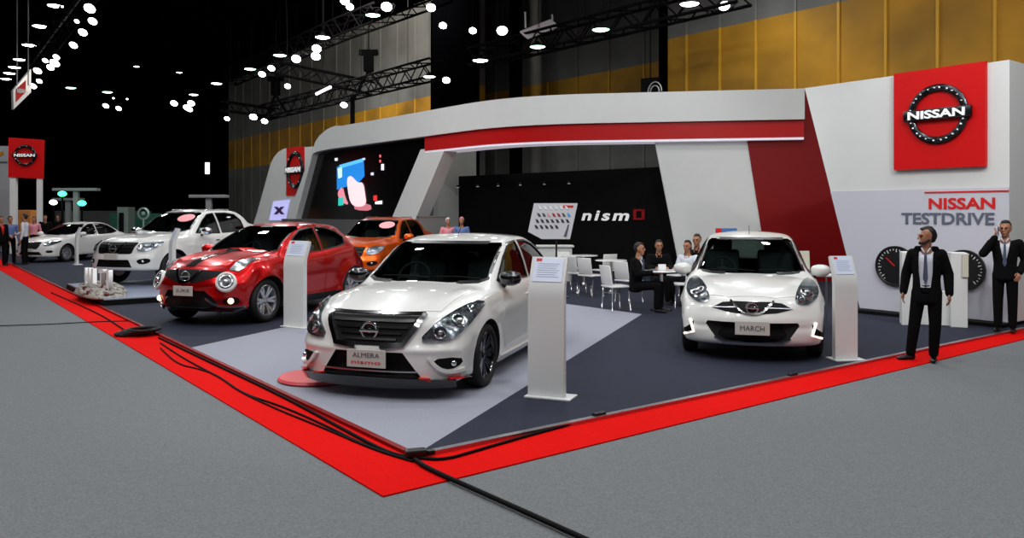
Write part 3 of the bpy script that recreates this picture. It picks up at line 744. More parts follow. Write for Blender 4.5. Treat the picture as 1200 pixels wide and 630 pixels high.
# --- black back wall with lettering
b1, b2 = at(770, 195.6, 942*1.09*1.25/54.4), at(504, 208, 942*1.09*1.25/42)
BW = Plane(b1, b2-b1); BW.d = (b2-b1).normalized(); BW.n = Vector((-BW.d.y, BW.d.x, 0)); BW.n = BW.n if BW.n.y > 0 else -BW.n
bw = thing('back_partition', 'long black partition at the back of the lounge with white and red lettering', 'partition', b1)
s0, s1 = BW.sz(803, 250)[0], BW.sz(487, 208)[0]
loc(bw, BW.poly('partition_panel', [(s0, 0), (s0, 3.163), (s1, 3.163), (s1, 0)], .2, M['black'], raw=True))
t = wtext(BW, 'nism', 682, 738, 246.5, 258.5, mat('lit_letters', 'e8e8e8', .4, emit=.55), bw, 'white_lettering', off=.03, n=-BW.n, ex=-BW.d, shear=.2, bold=.008, sp=1.25)
ss = [BW.sz(743, 252), BW.sz(756.5, 252)]; zz = [BW.sz(750, 257.5)[1], BW.sz(750, 245)[1]]
bm = bmesh.new(); rm = mat('lit_red_letter', '8e1018', .4, emit=.12)
cx, cz = (ss[0][0]+ss[1][0])/2, (zz[0]+zz[1])/2; w_, h_ = abs(ss[0][0]-ss[1][0]), zz[1]-zz[0]
for dx, dz, sw, sh in ((-w_*.36, 0, w_*.26, h_), (w_*.36, 0, w_*.26, h_), (0, h_*.41, w_*.9, h_*.18), (0, -h_*.41, w_*.9, h_*.18)):
    box(bm, BW.p+BW.d*(cx+dx)+ZUP*(cz+dz)-BW.n*.04, (sw, .02, sh), rz=math.atan2(BW.d.y, BW.d.x))
loc(bw, bm_obj('red_square_letter', bm, rm))
# light block wall behind the left leg
q1, q2 = dpt(508, 27.5), dpt(558, 31)
tag(slab('infill_wall', [q1, q2, q2+Vector((-.2, .3, 0)), q1+Vector((-.2, .3, 0))], 0, 4.6, M['white']), 'pale plain wall block visible between the slanted leg and the black partition', 'wall block')
# ------------------------------------------------------------------ the six cars
HD = math.radians(70)
def sedan():
    S = dict(x0=-.87, x1=3.60, wb=2.6, R=.315, track=1.50, tw=.2, res=.035,
        top=[(-.87, .77), (-.7, .83), (-.45, .89), (-.1, .945), (.2, .975), (.4, .995), (.62, 1.12), (.9, 1.28), (1.15, 1.40), (1.35, 1.45), (1.7, 1.49), (2.05, 1.485), (2.4, 1.43), (2.75, 1.30), (3.05, 1.15), (3.2, 1.10), (3.45, 1.08), (3.6, 1.03)],
        belt=[(-.87, .60), (-.6, .73), (-.3, .81), (0, .86), (.5, .90), (1.5, .93), (2.6, .97), (3.2, .99), (3.6, .92)],
        w=[(-.87, .80), (-.5, .835), (0, .848), (1, .85), (2, .85), (3, .84), (3.6, .79)],
        wt=[(-.87, .58), (-.3, .64), (.4, .70), (.7, .675), (1.2, .64), (1.8, .62), (2.5, .60), (3.0, .61), (3.3, .64), (3.6, .62)],
        crown=[(-.87, .04), (.4, .05), (1.0, .05), (2.5, .05), (3.6, .04)],
        zb=[(-.87, .15), (-.3, .17), (3, .19), (3.6, .30)],
        nose=[(.1, .06), (.22, .015), (.34, 0), (.48, .01), (.58, .05), (.70, .09), (.80, .14), (1.0, .3)], tail=[(.2, .1), (.5, 0), (.8, .03), (1.1, .12), (1.5, .3)],
        bow=.29, bexp=2.8, flare=.018, crease=1, creases=[(.3, 3.2, .70, .80, .012), (.5, 2.4, .32, .34, .010)],
        hoodlines=[(.40, .62, -.75, .3, .012, .05)],
        fbumps=[(.60, .46, .30, .035, -.025), (.0, .18, .9, .03, -.03)],
        intake=[mir([(.33, .445), (.50, .20)])],
        cab=dict(x0=.62, x1=2.98, t=.055, s=.075, zb=.45),
        ws=mir([(.585, 1.395), (.615, 1.36), (.665, 1.03), (.58, 1.00), (.3, .99)]),
        rw=mir([(.48, 1.40), (.56, 1.14)]),
        sw=[[(.62, 1.0), (.72, 1.06), (1.02, 1.24), (1.32, 1.38), (1.60, 1.405), (1.62, .985)],
            [(1.70, .985), (1.68, 1.405), (2.0, 1.40), (2.35, 1.34), (2.62, 1.21), (2.78, 1.09), (2.70, 1.03), (2.5, 1.02)]])
    c = Car(S, 'sedan_car', 'white sedan with chrome V grille, black wheels and red-lipped front splitter', (-1.13, 8.66, 0), math.radians(72.5), (1.04, 1.09, 1.04), M['wpaint'])
    c.glass(); c.wheels(M['bpaint'], 8, 'y', .74)
    c.cabin(.72, .97, [1.15, 2.1], .62, 1)
    c.mirror(.66, .87, 1.03, M['bpaint'], .95); c.wipers(1.015)
    bonnet = mir([(.56, -.66), (.60, -.1), (.66, .33), (.35, .40)])
    c.patch('bonnet', [(b, a) for a, b in bonnet], 'top', M['wpaint'], off=.005, rnd=1)
    d1 = c.sides('front_door', [(.52, .93), (.50, .60), (.58, .30), (1.60, .30), (1.62, .95)], M['wpaint'], off=.005)
    d2 = c.sides('rear_door', [(1.66, .95), (1.64, .30), (2.15, .30), (2.28, .55), (2.52, .72), (2.62, .97)], M['wpaint'], off=.005)
    c.handle(1.45, .80, M['wpaint'], d1); c.handle(2.42, .83, M['wpaint'], d2)
    # chrome V grille
    gp = mir([(.47, .765), (.43, .70), (.30, .50)])
    g = c.patch('grille', gp, 'front', M['mesh'], off=.004, rnd=0)
    for z, h in ((.72, .40), (.665, .35), (.61, .30), (.555, .26)): c.strip('grille_bar', [(-h, z), (h, z)], 'front', M['sblack'], w=.022, off=.02, parent=g)
    for sg in (1, -1): c.strip('chrome_wing', [(.47*sg, .772), (.415*sg, .66), (.33*sg, .51), (.12*sg, .495)], 'front', M['chrome'], w=.045, off=.028, parent=g)
    c.strip('chrome_brow', [(-.46, .778), (.46, .778)], 'front', M['chrome'], w=.02, off=.02, parent=g)
    c.emblem(.635, .075)
    c.headlamp([(.45, .545), (.60, .53), (.74, .56), (.80, .66), (.825, .80), (.80, .865), (.70, .82), (.57, .70)], [(.62, .62, .055), (.73, .71, .065), (.77, .80, .035)], amber=[(.55, .57), (.60, .555), (.60, .585), (.565, .595)])
    # lower mouth
    c.patch('lower_mouth_bar', mir([(.44, .235), (.45, .215)]), 'front', M['sblack'], off=.01)
    c.strip('mouth_blade', [(-.46, .27), (.46, .27)], 'front', M['alu'], w=.012, off=.01)
    for sg in (1, -1):
        o = c.patch('fog_pocket', [(a*sg, b) for a, b in [(.57, .385), (.79, .40), (.80, .33), (.72, .285), (.64, .30)]], 'front', M['black'], off=.006, rnd=1)
        c.strip('fog_surround', [(a*sg, b) for a, b in [(.55, .40), (.63, .295), (.72, .265), (.80, .285)]], 'front', M['wpaint'], w=.03, off=.035, parent=o, sm=2)
        p, n = c.ray(.74*sg, .345, 'front'); bm = bmesh.new(); bmesh.ops.create_uvsphere(bm, u_segments=14, v_segments=8, radius=.028); bmesh.ops.translate(bm, vec=p+n*.01, verts=bm.verts)
        bm_obj('fog_lamp', bm, M['chrome'], o, smooth=True)
        c.strip('red_splitter_tip', [(a*sg, b) for a, b in [(.47, .215), (.56, .205)]], 'front', M['redt'], w=.014, off=.055)
    c.strip('front_splitter', [(-.80, .185), (.80, .185)], 'front', M['bpaint'], w=.035, off=.06, thick=.03)
    c.strip('red_lip', [(-.78, .21), (-.70, .21)], 'front', M['redt'], w=.01, off=.055); c.strip('red_lip', [(.78, .21), (.70, .21)], 'front', M['redt'], w=.01, off=.055)
    for v in ('side+', 'side-'): c.strip('side_skirt', [(.42, .21), (2.2, .21)], v, M['wpaint'], w=.07, off=.03)
    c.plate(.30, .465, .19, 'ALMERA', .035, 'nismo')
    bm = bmesh.new(); p, _ = c.ray(1.45, 0, 'top'); tube(bm, [p, p+Vector((.12, 0, .14))], .004, 6); bm_obj('aerial', bm, M['black'], c.root)
    c.sides('tail_lamp', [(3.25, .98), (3.50, .95), (3.52, .72), (3.35, .78)], M['redt'], off=.006)
    return c
def hatch():
    S = dict(x0=-.78, x1=2.95, wb=2.45, R=.30, track=1.46, tw=.18, res=.035,
        top=[(-.78, .70), (-.65, .78), (-.45, .845), (-.15, .90), (.15, .935), (.3, .95), (.5, 1.07), (.75, 1.22), (1.0, 1.35), (1.2, 1.42), (1.5, 1.465), (1.9, 1.465), (2.3, 1.43), (2.6, 1.36), (2.75, 1.22), (2.87, 1.02), (2.95, .86)],
        belt=[(-.78, .56), (-.6, .68), (-.3, .78), (0, .83), (.5, .88), (1.5, .92), (2.3, .97), (2.7, .96), (2.95, .76)],
        w=[(-.78, .78), (-.4, .825), (0, .835), (1, .84), (2.2, .838), (2.95, .76)],
        wt=[(-.78, .56), (-.3, .62), (.3, .66), (.6, .62), (1.0, .565), (1.5, .545), (2.2, .53), (2.6, .52), (2.95, .52)],
        crown=[(-.78, .04), (.3, .05), (1.0, .055), (2.95, .05)],
        zb=[(-.78, .19), (-.3, .19), (2.4, .2), (2.95, .30)],
        nose=[(.1, .06), (.22, .015), (.34, 0), (.48, .01), (.58, .05), (.68, .09), (.80, .14), (1.0, .3)], tail=[(.2, .1), (.5, 0), (.8, .05), (1.1, .2), (1.5, .4)],
        bow=.36, bexp=2.5, flare=.02, creases=[(.3, 2.6, .66, .74, .010)], hoodlines=[(.36, .56, -.65, .25, .012, .06)],
        fbumps=[(.0, .40, .75, .03, .02), (.74, .36, .09, .09, -.03)],
        intake=[mir([(.50, .465), (.52, .43), (.40, .27), (.30, .235)])],
        cab=dict(x0=.55, x1=2.62, t=.055, s=.075, zb=.45),
        ws=mir([(.50, 1.375), (.545, 1.345), (.655, .985), (.5, .96), (.25, .95)]),
        rw=mir([(.42, 1.33), (.50, 1.02)]),
        sw=[[(.52, .96), (.62, 1.03), (.92, 1.21), (1.18, 1.33), (1.42, 1.37), (1.44, .95)], [(1.52, .95), (1.50, 1.375), (1.9, 1.37), (2.2, 1.32), (2.38, 1.20), (2.42, 1.02), (2.2, .97)]])
    c = Car(S, 'hatchback_car', 'small white hatchback facing the camera beside the pale upright stand', (3.10, 10.43, 0), math.radians(74.5), 1.05, M['wpaint'])
    c.glass(); c.wheels(M['rim'], 10, 'i', .68); c.cabin(.66, .93, [1.0, 1.85], .60, 1)
    c.mirror(.56, .86, .985, M['wpaint'], .95); c.wipers(.965)
    c.patch('bonnet', [(b, a) for a, b in mir([(.52, -.60), (.56, -.1), (.61, .25), (.35, .30)])], 'top', M['wpaint'], off=.005, rnd=1)
    d1 = c.sides('front_door', [(.42, .88), (.42, .55), (.5, .30), (1.45, .30), (1.47, .92)], M['wpaint'], off=.005)
    d2 = c.sides('rear_door', [(1.51, .92), (1.49, .30), (1.95, .30), (2.1, .55), (2.3, .72), (2.36, .93)], M['wpaint'], off=.005)
    c.handle(1.3, .80, M['wpaint'], d1); c.handle(2.2, .83, M['wpaint'], d2)
    g = c.patch('grille', mir([(.0, .695), (.20, .695), (.33, .68), (.45, .615), (.28, .575), (.12, .56)])[1:], 'front', M['mesh'], off=.004)
    for sg in (1, -1):
        c.strip('chrome_wing', [(.24*sg, .70), (.16*sg, .62), (.10*sg, .565), (0, .555)], 'front', M['chrome'], w=.022, off=.02, parent=g, sm=1)
        c.strip('grille_bar', [(.44*sg, .62), (.18*sg, .63)], 'front', M['alu'], w=.010, off=.012, parent=g)
    c.emblem(.63, .062)
    c.headlamp([(.47, .70), (.53, .655), (.65, .66), (.755, .74), (.76, .85), (.70, .895), (.60, .885), (.50, .80)], [(.62, .77, .075), (.54, .72, .04)], rnd=1)
    o = c.strip('mouth_chrome', [(.42, .285), (.32, .235), (-.32, .235), (-.42, .285)], 'front', M['chrome'], w=.016, off=.012)
    c.patch('mouth_mesh', mir([(.49, .455), (.51, .43), (.40, .285), (.30, .25)]), 'front', M['mesh'], off=-.08, thick=0)
    for sg in (1, -1):
        o = c.patch('fog_pocket', [(a*sg, b) for a, b in [(.66, .45), (.70, .40), (.78, .34), (.78, .30), (.68, .30)]], 'front', M['black'], off=.006)
        c.strip('lit_running_lamp', [(a*sg, b) for a, b in [(.70, .46), (.66, .32), (.77, .275)]], 'front', M['drl'], w=.024, off=.02, parent=o)
    c.plate(.33, .485, .19, 'MARCH', .04)
    bm = bmesh.new(); p, _ = c.ray(1.25, 0, 'top'); tube(bm, [p, p+Vector((.1, 0, .12))], .004, 6); bm_obj('aerial', bm, M['black'], c.root)
    return c
def crossover():
    S = dict(x0=-.86, x1=3.25, wb=2.53, R=.345, track=1.53, tw=.215, res=.035, gap=.05,
        top=[(-.86, .86), (-.7, .93), (-.45, .985), (-.1, 1.03), (.2, 1.06), (.38, 1.09), (.62, 1.24), (.88, 1.38), (1.14, 1.49), (1.42, 1.545), (1.8, 1.565), (2.2, 1.55), (2.6, 1.49), (2.85, 1.40), (3.0, 1.22), (3.12, 1.04), (3.25, .90)],
        belt=[(-.86, .72), (-.6, .88), (-.3, .95), (0, .98), (.5, .99), (1.0, .99), (1.6, 1.02), (2.2, 1.08), (2.7, 1.10), (3.25, .84)],
        w=[(-.86, .83), (-.4, .865), (0, .875), (.8, .86), (1.4, .855), (2.0, .87), (2.6, .875), (3.25, .80)],
        wt=[(-.86, .60), (-.3, .66), (.5, .70), (.8, .655), (1.2, .59), (1.8, .56), (2.4, .53), (2.8, .50), (3.25, .54)],
        crown=[(-.86, .05), (.5, .05), (1.0, .055), (3.25, .05)], sill=.955, sh=.93,
        zb=[(-.86, .24), (-.3, .2), (2.6, .22), (3.25, .36)],
        nose=[(.1, .14), (.3, .05), (.45, 0), (.6, 0), (.72, .04), (.85, .10), (.95, .17), (1.15, .3)], tail=[(.2, .1), (.5, 0), (.8, .04), (1.1, .2), (1.5, .45)],
        bow=.42, bexp=2.5, flare=.06, flw=.13, creases=[(.4, 2.1, .45, .50, .012)],
        hoodlines=[(.56, .60, -.7, .45, .05, .12), (.0, .0, -.7, .4, .015, .2)], fbumps=[(.55, .66, .16, .12, -.05)],
        intake=[mir([(.34, .55), (.44, .46), (.60, .25)])],
        cab=dict(x0=.66, x1=2.72, t=.055, s=.085, zb=.55),
        ws=mir([(.50, 1.495), (.575, 1.45), (.68, 1.11), (.5, 1.08), (.25, 1.075)]),
        sw=[[(.64, 1.08), (.76, 1.17), (.98, 1.32), (1.22, 1.43), (1.62, 1.475), (1.64, 1.06)], [(1.71, 1.07), (1.69, 1.475), (2.0, 1.46), (2.3, 1.39), (2.48, 1.28), (2.42, 1.16), (2.2, 1.12)]],
        rw=mir([(.40, 1.38), (.46, 1.16)]))
    c = Car(S, 'crossover_car', 'glossy red crossover with black bonnet stripe, round lamps and silver wheels', (-4.90, 13.62, 0), math.radians(70), 1.05, M['rpaint'])
    c.glass(); c.wheels(M['rim'], 6, 'y', .72); c.cabin(.9, 1.03, [1.25, 2.05], .62, 1)
    c.mirror(.80, .97, 1.10, M['rpaint']); c.wipers(1.09)
    c.patch('bonnet', [(b, a) for a, b in mir([(.50, -.62), (.58, -.1), (.60, .42), (.35, .48)])], 'top', M['rpaint'], off=.005, rnd=1)
    c.patch('bonnet_stripe', [(-.66, -.02), (-.66, .16), (.46, .26), (.46, .04)], 'top', M['bpaint'], off=.010)
    d1 = c.sides('front_door', [(.58, .98), (.52, .6), (.6, .30), (1.62, .30), (1.64, 1.02)], M['rpaint'], off=.005)
    d2 = c.sides('rear_door', [(1.68, 1.03), (1.66, .30), (2.0, .30), (2.12, .6), (2.35, .8), (2.42, 1.08)], M['rpaint'], off=.005)
    c.handle(1.48, .88, M['rpaint'], d1)
    g = c.patch('grille', mir([(.0, .86), (.30, .85), (.56, .83), (.50, .76), (.26, .69), (.16, .665)])[1:], 'front', M['mesh'], off=.004)
    for sg in (1, -1): c.strip('chrome_wing', [(.22*sg, .85), (.14*sg, .74), (.09*sg, .675), (0, .665)], 'front', M['chrome'], w=.035, off=.03, parent=g, sm=1)
    c.emblem(.765, .075)
    for sg in (1, -1):
        p, n = c.ray(.63*sg, .68, 'front'); n = (n+Vector((-.5, 0, .1))).normalized(); q = n.to_track_quat('Z', 'Y').to_matrix()
        bm = bmesh.new(); lathe(bm, [(.115, -.06), (.155, -.02), (.152, .03), (.13, .045), (.112, .03), (.105, -.01)], 36, cap=False)
        bmesh.ops.rotate(bm, matrix=q, verts=bm.verts); bmesh.ops.translate(bm, vec=p-n*.005, verts=bm.verts)
        o = bm_obj('round_headlamp', bm, M['whiteg'], c.root, smooth=True, auto=40)
        bm = bmesh.new(); lathe(bm, [(0, -.02), (.04, -.02), (.07, -.005), (.10, .012), (.112, .0)], 28, cap=False); bmesh.ops.create_uvsphere(bm, u_segments=12, v_segments=8, radius=.045)
        bmesh.ops.rotate(bm, matrix=q, verts=bm.verts); bmesh.ops.translate(bm, vec=p+n*.032, verts=bm.verts); bm_obj('reflector', bm, M['housing'], o, smooth=True)
        # high wing lamp on the fender
        c.patch('wing_lamp', [(-.60, .56*sg), (-.30, .60*sg), (-.0, .70*sg), (-.12, .74*sg), (-.45, .74*sg)], 'top', M['housing'], off=.014, rnd=1)
        o = c.patch('fog_pocket', [(a*sg, b) for a, b in [(.56, .42), (.76, .46), (.76, .34), (.60, .33)]], 'front', M['black'], off=.006, rnd=1)
        p, n = c.ray(.67*sg, .395, 'front'); bm = bmesh.new(); bmesh.ops.create_uvsphere(bm, u_segments=14, v_segments=8, radius=.045); bmesh.ops.translate(bm, vec=p+n*.01, verts=bm.verts)
        bm_obj('lit_fog_lamp', bm, M['warm'], o, smooth=True)
        c.strip('silver_skid_blade', [(a*sg, b) for a, b in [(.36, .44), (.48, .33), (.62, .30), (.80, .31)]], 'front', M['alu'], w=.02, off=.03, sm=1)
        c.strip('silver_skid_blade', [(a*sg, b) for a, b in [(.45, .235), (.62, .235), (.80, .29)]], 'front', M['alu'], w=.02, off=.04, sm=1)
    c.strip('lower_cladding', [(-.82, .26), (.82, .26)], 'front', M['sblack'], w=.06, off=.012)
    for v in ('side+', 'side-'): c.strip('sill_cladding', [(.46, .28), (2.08, .28)], v, M['sblack'], w=.10, off=.02)
    c.plate(.47, .62, .18, 'JUKE', .035)
    return c
def pickup(name, label, loc, rz, sc, paint, platetxt, stick):
    S = dict(x0=-.92, x1=4.25, wb=3.15, R=.375, track=1.57, tw=.23, res=.05, gap=.06,
        top=[(-.92, .95), (-.75, 1.03), (-.4, 1.10), (.0, 1.14), (.4, 1.17), (.55, 1.20), (.85, 1.42), (1.1, 1.60), (1.3, 1.69), (1.6, 1.73), (2.2, 1.74), (2.6, 1.70), (2.78, 1.60), (2.95, 1.44), (3.4, 1.34), (4.1, 1.20), (4.25, 1.17)],
        belt=[(-.92, .82), (-.6, .97), (-.3, 1.02), (0, 1.04), (.6, 1.07), (1.5, 1.10), (2.6, 1.13), (3.2, 1.13), (4.25, 1.12)],
        w=[(-.92, .86), (-.4, .91), (0, .925), (1, .92), (3.4, .92), (4.25, .90)],
        wt=[(-.92, .66), (-.3, .72), (.5, .74), (.9, .69), (1.3, .63), (2.0, .61), (2.6, .61), (3.0, .70), (4.25, .74)],
        crown=[(-.92, .05), (.5, .05), (1.0, .055), (4.25, .05)],
        zb=[(-.92, .36), (-.3, .34), (4.25, .42)],
        nose=[(.3, .06), (.42, .0), (.6, 0), (.74, .04), (.9, .08), (1.0, .14), (1.2, .3)], tail=[(.3, .05), (.6, 0), (1.1, .02)],
        bow=.34, bexp=2.8, flare=.035, flw=.09, creases=[(.3, 4.0, .88, .92, .012)], hoodlines=[(.42, .60, -.8, .4, .02, .08)], fbumps=[],
        intake=[mir([(.42, .60), (.50, .43)])],
        cab=dict(x0=.85, x1=2.72, t=.06, s=.085, zb=.7),
        ws=mir([(.55, 1.655), (.61, 1.62), (.72, 1.24), (.5, 1.195), (.2, 1.185)]),
        sw=[[(.80, 1.16), (.94, 1.28), (1.15, 1.46), (1.38, 1.60), (1.62, 1.635), (1.64, 1.14)], [(1.72, 1.15), (1.70, 1.635), (2.1, 1.64), (2.42, 1.60), (2.6, 1.45), (2.62, 1.18)]],
        rw=mir([(.5, 1.62), (.55, 1.42)]))
    c = Car(S, name, label, loc, rz, sc, paint)
    c.glass(); c.wheels(M['rim'], 6, 'i', .66); c.cabin(1.0, 1.13, [1.35, 2.1], .66, 1)
    c.mirror(.90, 1.05, 1.20, M['chrome'] if stick else paint, 1.1)
    c.patch('bonnet', [(b, a) for a, b in mir([(.62, -.70), (.66, -.1), (.68, .45), (.35, .50)])], 'top', paint, off=.006, rnd=1)
    d1 = c.sides('front_door', [(.62, 1.08), (.58, .75), (.62, .45), (1.64, .45), (1.66, 1.12)], paint, off=.006)
    d2 = c.sides('rear_door', [(1.70, 1.12), (1.68, .45), (2.45, .45), (2.62, .75), (2.66, 1.14)], paint, off=.006)
    c.handle(1.48, .98, M['chrome'], d1); c.handle(2.45, 1.0, M['chrome'], d2)
    g = c.patch('grille', mir([(.50, .98), (.53, .95), (.47, .75), (.42, .725)]), 'front', M['mesh'], off=.004)
    for z in (.93, .85, .78): c.strip('grille_bar', [(-.46, z), (.46, z)], 'front', M['sblack'], w=.02, off=.02, parent=g)
    for sg in (1, -1): c.strip('chrome_wing', [(.26*sg, .97), (.17*sg, .83), (.13*sg, .735), (0, .73)], 'front', M['chrome'], w=.035, off=.025, parent=g)
    c.emblem(.85, .09)
    c.headlamp([(.56, .94), (.57, .80), (.68, .77), (.84, .83), (.88, .95), (.86, 1.0), (.70, .985)], [(.66, .88, .055), (.79, .90, .045)])
    for sg in (1, -1):
        o = c.patch('fog_pocket', [(a*sg, b) for a, b in [(.58, .60), (.80, .64), (.84, .56), (.74, .50), (.62, .51)]], 'front', M['black'], off=.006, rnd=1)
        p, n = c.ray(.71*sg, .57, 'front'); bm = bmesh.new(); bmesh.ops.create_uvsphere(bm, u_segments=12, v_segments=8, radius=.035); bmesh.ops.translate(bm, vec=p+n*.01, verts=bm.verts)
        bm_obj('fog_lamp', bm, M['chrome'], o, smooth=True)
    c.plate(.60, .74, .18, platetxt, .045)
    for v in ('side+', 'side-'): c.strip('side_step', [(.6, .42), (2.6, .42)], v, M['alu'] if stick else M['sblack'], w=.06, off=.06)
    # round pink sticker in the windscreen
    p, n = c.ray(-.38, 1.50, 'front'); s_ = c.patch('round_sticker', [(-.36+.22*math.cos(a), 1.52+.09*math.sin(a)) for a in [2*math.pi*k/20 for k in range(20)]], 'front', mat('pink_sticker', 'f0a0a4', .5), off=.002, thick=.004)
    for y in (-.5, .5):
        p1, _ = c.ray(1.5, y*1.04, 'top'); p2, _ = c.ray(2.4, y*1.04, 'top'); bm = bmesh.new(); tube(bm, [p1, p1+Vector((.08, 0, .04)), p2+Vector((-.08, 0, .04)), p2], .013, 6)
        bm_obj('roof_rail', bm, M['chrome'], c.root, smooth=True)
    return c
def far_sedan():
    S = dict(x0=-.90, x1=3.68, wb=2.70, R=.325, track=1.52, tw=.2, res=.06,
        top=[(-.90, .74), (-.7, .80), (-.4, .87), (0, .93), (.4, .98), (.65, 1.12), (1.0, 1.30), (1.3, 1.42), (1.7, 1.48), (2.1, 1.48), (2.5, 1.41), (2.9, 1.24), (3.15, 1.12), (3.4, 1.08), (3.68, 1.0)],
        belt=[(-.90, .60), (-.5, .76), (0, .86), (1, .92), (2.6, .97), (3.68, .92)],
        w=[(-.90, .82), (-.4, .87), (0, .88), (2, .88), (3, .87), (3.68, .80)],
        wt=[(-.90, .62), (.4, .72), (.8, .65), (1.2, .60), (1.8, .58), (2.6, .58), (3.2, .64), (3.68, .64)], crown=[(-.90, .04), (3.68, .05)],
        zb=[(-.90, .2), (3.68, .25)], nose=[(.1, .05), (.3, 0), (.5, .01), (.7, .08), (1.0, .3)], tail=[(.2, .1), (.5, 0), (1.1, .12), (1.5, .3)],
        bow=.36, bexp=2.5, flare=.015, intake=[mir([(.40, .40), (.5, .28)])], cab=dict(x0=.65, x1=3.0, t=.055, s=.08, zb=.5),
        ws=mir([(.50, 1.39), (.58, 1.35), (.69, 1.03), (.4, .99), (.2, .98)]),
        sw=[[(.66, 1.0), (1.05, 1.24), (1.32, 1.37), (1.62, 1.41), (1.64, .985)], [(1.70, .985), (1.68, 1.41), (2.1, 1.40), (2.4, 1.35), (2.7, 1.2), (2.84, 1.09), (2.5, 1.02)]])
    c = Car(S, 'sedan_car', 'white sedan far off beside the crowd under the hanging red logo board', FS_LOC, FS_RZ, FS_SC, M['wpaint'])
    c.glass(); c.wheels(M['rim'], 10, 'i', .7); c.cabin(.75, .97, [1.2, 2.1], .62, 1); c.mirror(.7, .95, 1.02, M['wpaint'])
    d1 = c.sides('front_door', [(.55, .93), (.52, .60), (.60, .30), (1.64, .30), (1.66, .95)], M['wpaint'], off=.006)
    d2 = c.sides('rear_door', [(1.70, .95), (1.68, .30), (2.2, .30), (2.4, .6), (2.62, .75), (2.7, .97)], M['wpaint'], off=.006)
    g = c.patch('grille', mir([(.40, .72), (.36, .58), (.30, .53)]), 'front', M['mesh'], off=.004)
    c.strip('chrome_frame', mir([(.41, .73), (.36, .57), (.30, .52)]), 'front', M['chrome'], w=.025, off=.02, closed=True, parent=g)
    c.headlamp([(.48, .70), (.52, .60), (.70, .62), (.84, .72), (.83, .80), (.68, .76)], [(.66, .68, .045)])
    for sg in (1, -1): c.patch('fog_pocket', [(a*sg, b) for a, b in [(.58, .44), (.78, .46), (.78, .36), (.62, .36)]], 'front', M['black'], off=.006, rnd=1)
    c.plate(.40, .52, .19, None, .04)
    return c
FS_LOC = (-17.45, 30.2, 0); FS_RZ = math.radians(78); FS_SC = 1.0
if 'ONLY' not in globals() or ONLY: pass
sedan(); hatch(); crossover()
pickup('pickup_truck', 'white double-cab pickup raised on the silver platform behind the pebble mound', (-8.86, 19.3, .125), HD+.02, 1.03, M['wpaint'], None, True)
pickup('pickup_truck', 'orange double-cab pickup behind the red crossover', (-3.98, 20.9, 0), math.radians(75), .98, M['opaint'], None, False)
far_sedan()
# ------------------------------------------------------------------ people
_ICO = {}; _HS = [1.0]
def ico(sub):
    if sub not in _ICO:
        b = bmesh.new(); bmesh.ops.create_icosphere(b, subdivisions=sub, radius=1); _ICO[sub] = [v.co.copy() for v in b.verts]; b.free()
    return _ICO[sub]
def caps(bm, a, ra, b, rb, sub=2):
    """convex hull of two ellipsoids, added to bm"""
    t = bmesh.new()
    for c, r in ((a, ra), (b, rb)):
        r = (r, r, r) if not isinstance(r, (tuple, list)) else r
        r = [x*_HS[0] for x in r]
        for q in ico(sub): t.verts.new((c[0]+q.x*r[0], c[1]+q.y*r[1], c[2]+q.z*r[2]))
    bmesh.ops.convex_hull(t, input=t.verts[:]); me = bpy.data.meshes.new('t')
    bmesh.ops.delete(t, geom=[v for v in t.verts if not v.link_faces], context='VERTS')
    t.to_mesh(me); t.free(); bm.from_mesh(me); bpy.data.meshes.remove(me)
def remesh(o, vox, sm=3):
    m = o.modifiers.new('r', 'REMESH'); m.mode = 'VOXEL'; m.voxel_size = vox; m.use_smooth_shade = True
    if sm: q = o.modifiers.new('s', 'SMOOTH'); q.iterations = sm; q.factor = .5
    bake(o); return o
def clean(bm): 
    bmesh.ops.delete(bm, geom=[v for v in bm.verts if not v.link_faces], context='VERTS')
def hand(bm, wr, d, side, r=1.0, curl=.5):
    """palm and five fingers at wrist wr pointing along d; side = thumb direction"""
    d = Vector(d).normalized(); t = Vector(side); t = (t-d*t.dot(d)).normalized(); n = d.cross(t)
    pc = wr+d*.05*r; caps(bm, wr+d*.01, .024*r, wr+d*.075*r+t*.012*r, .020*r, 1); caps(bm, wr+d*.01, .024*r, wr+d*.075*r-t*.018*r, .019*r, 1)
    for i, (k, L) in enumerate(((.030, .070), (.011, .078), (-.009, .072), (-.028, .056))):
        a = wr+d*.078*r+t*k*r; c1 = (d+n*curl*.5).normalized(); b = a+c1*L*.5*r; c2 = (d+n*curl*1.3).normalized(); c = b+c2*L*.5*r
        caps(bm, a, .0095*r, b, .0088*r, 1); caps(bm, b, .0088*r, c, .0078*r, 1)
    a = wr+d*.025*r+t*.022*r; b = a+(d*.7+t*.75).normalized()*.038*r; c = b+(d*.95+t*.15+n*.25).normalized()*.034*r
    caps(bm, a, .013*r, b, .0105*r, 1); caps(bm, b, .0105*r, c, .009*r, 1)
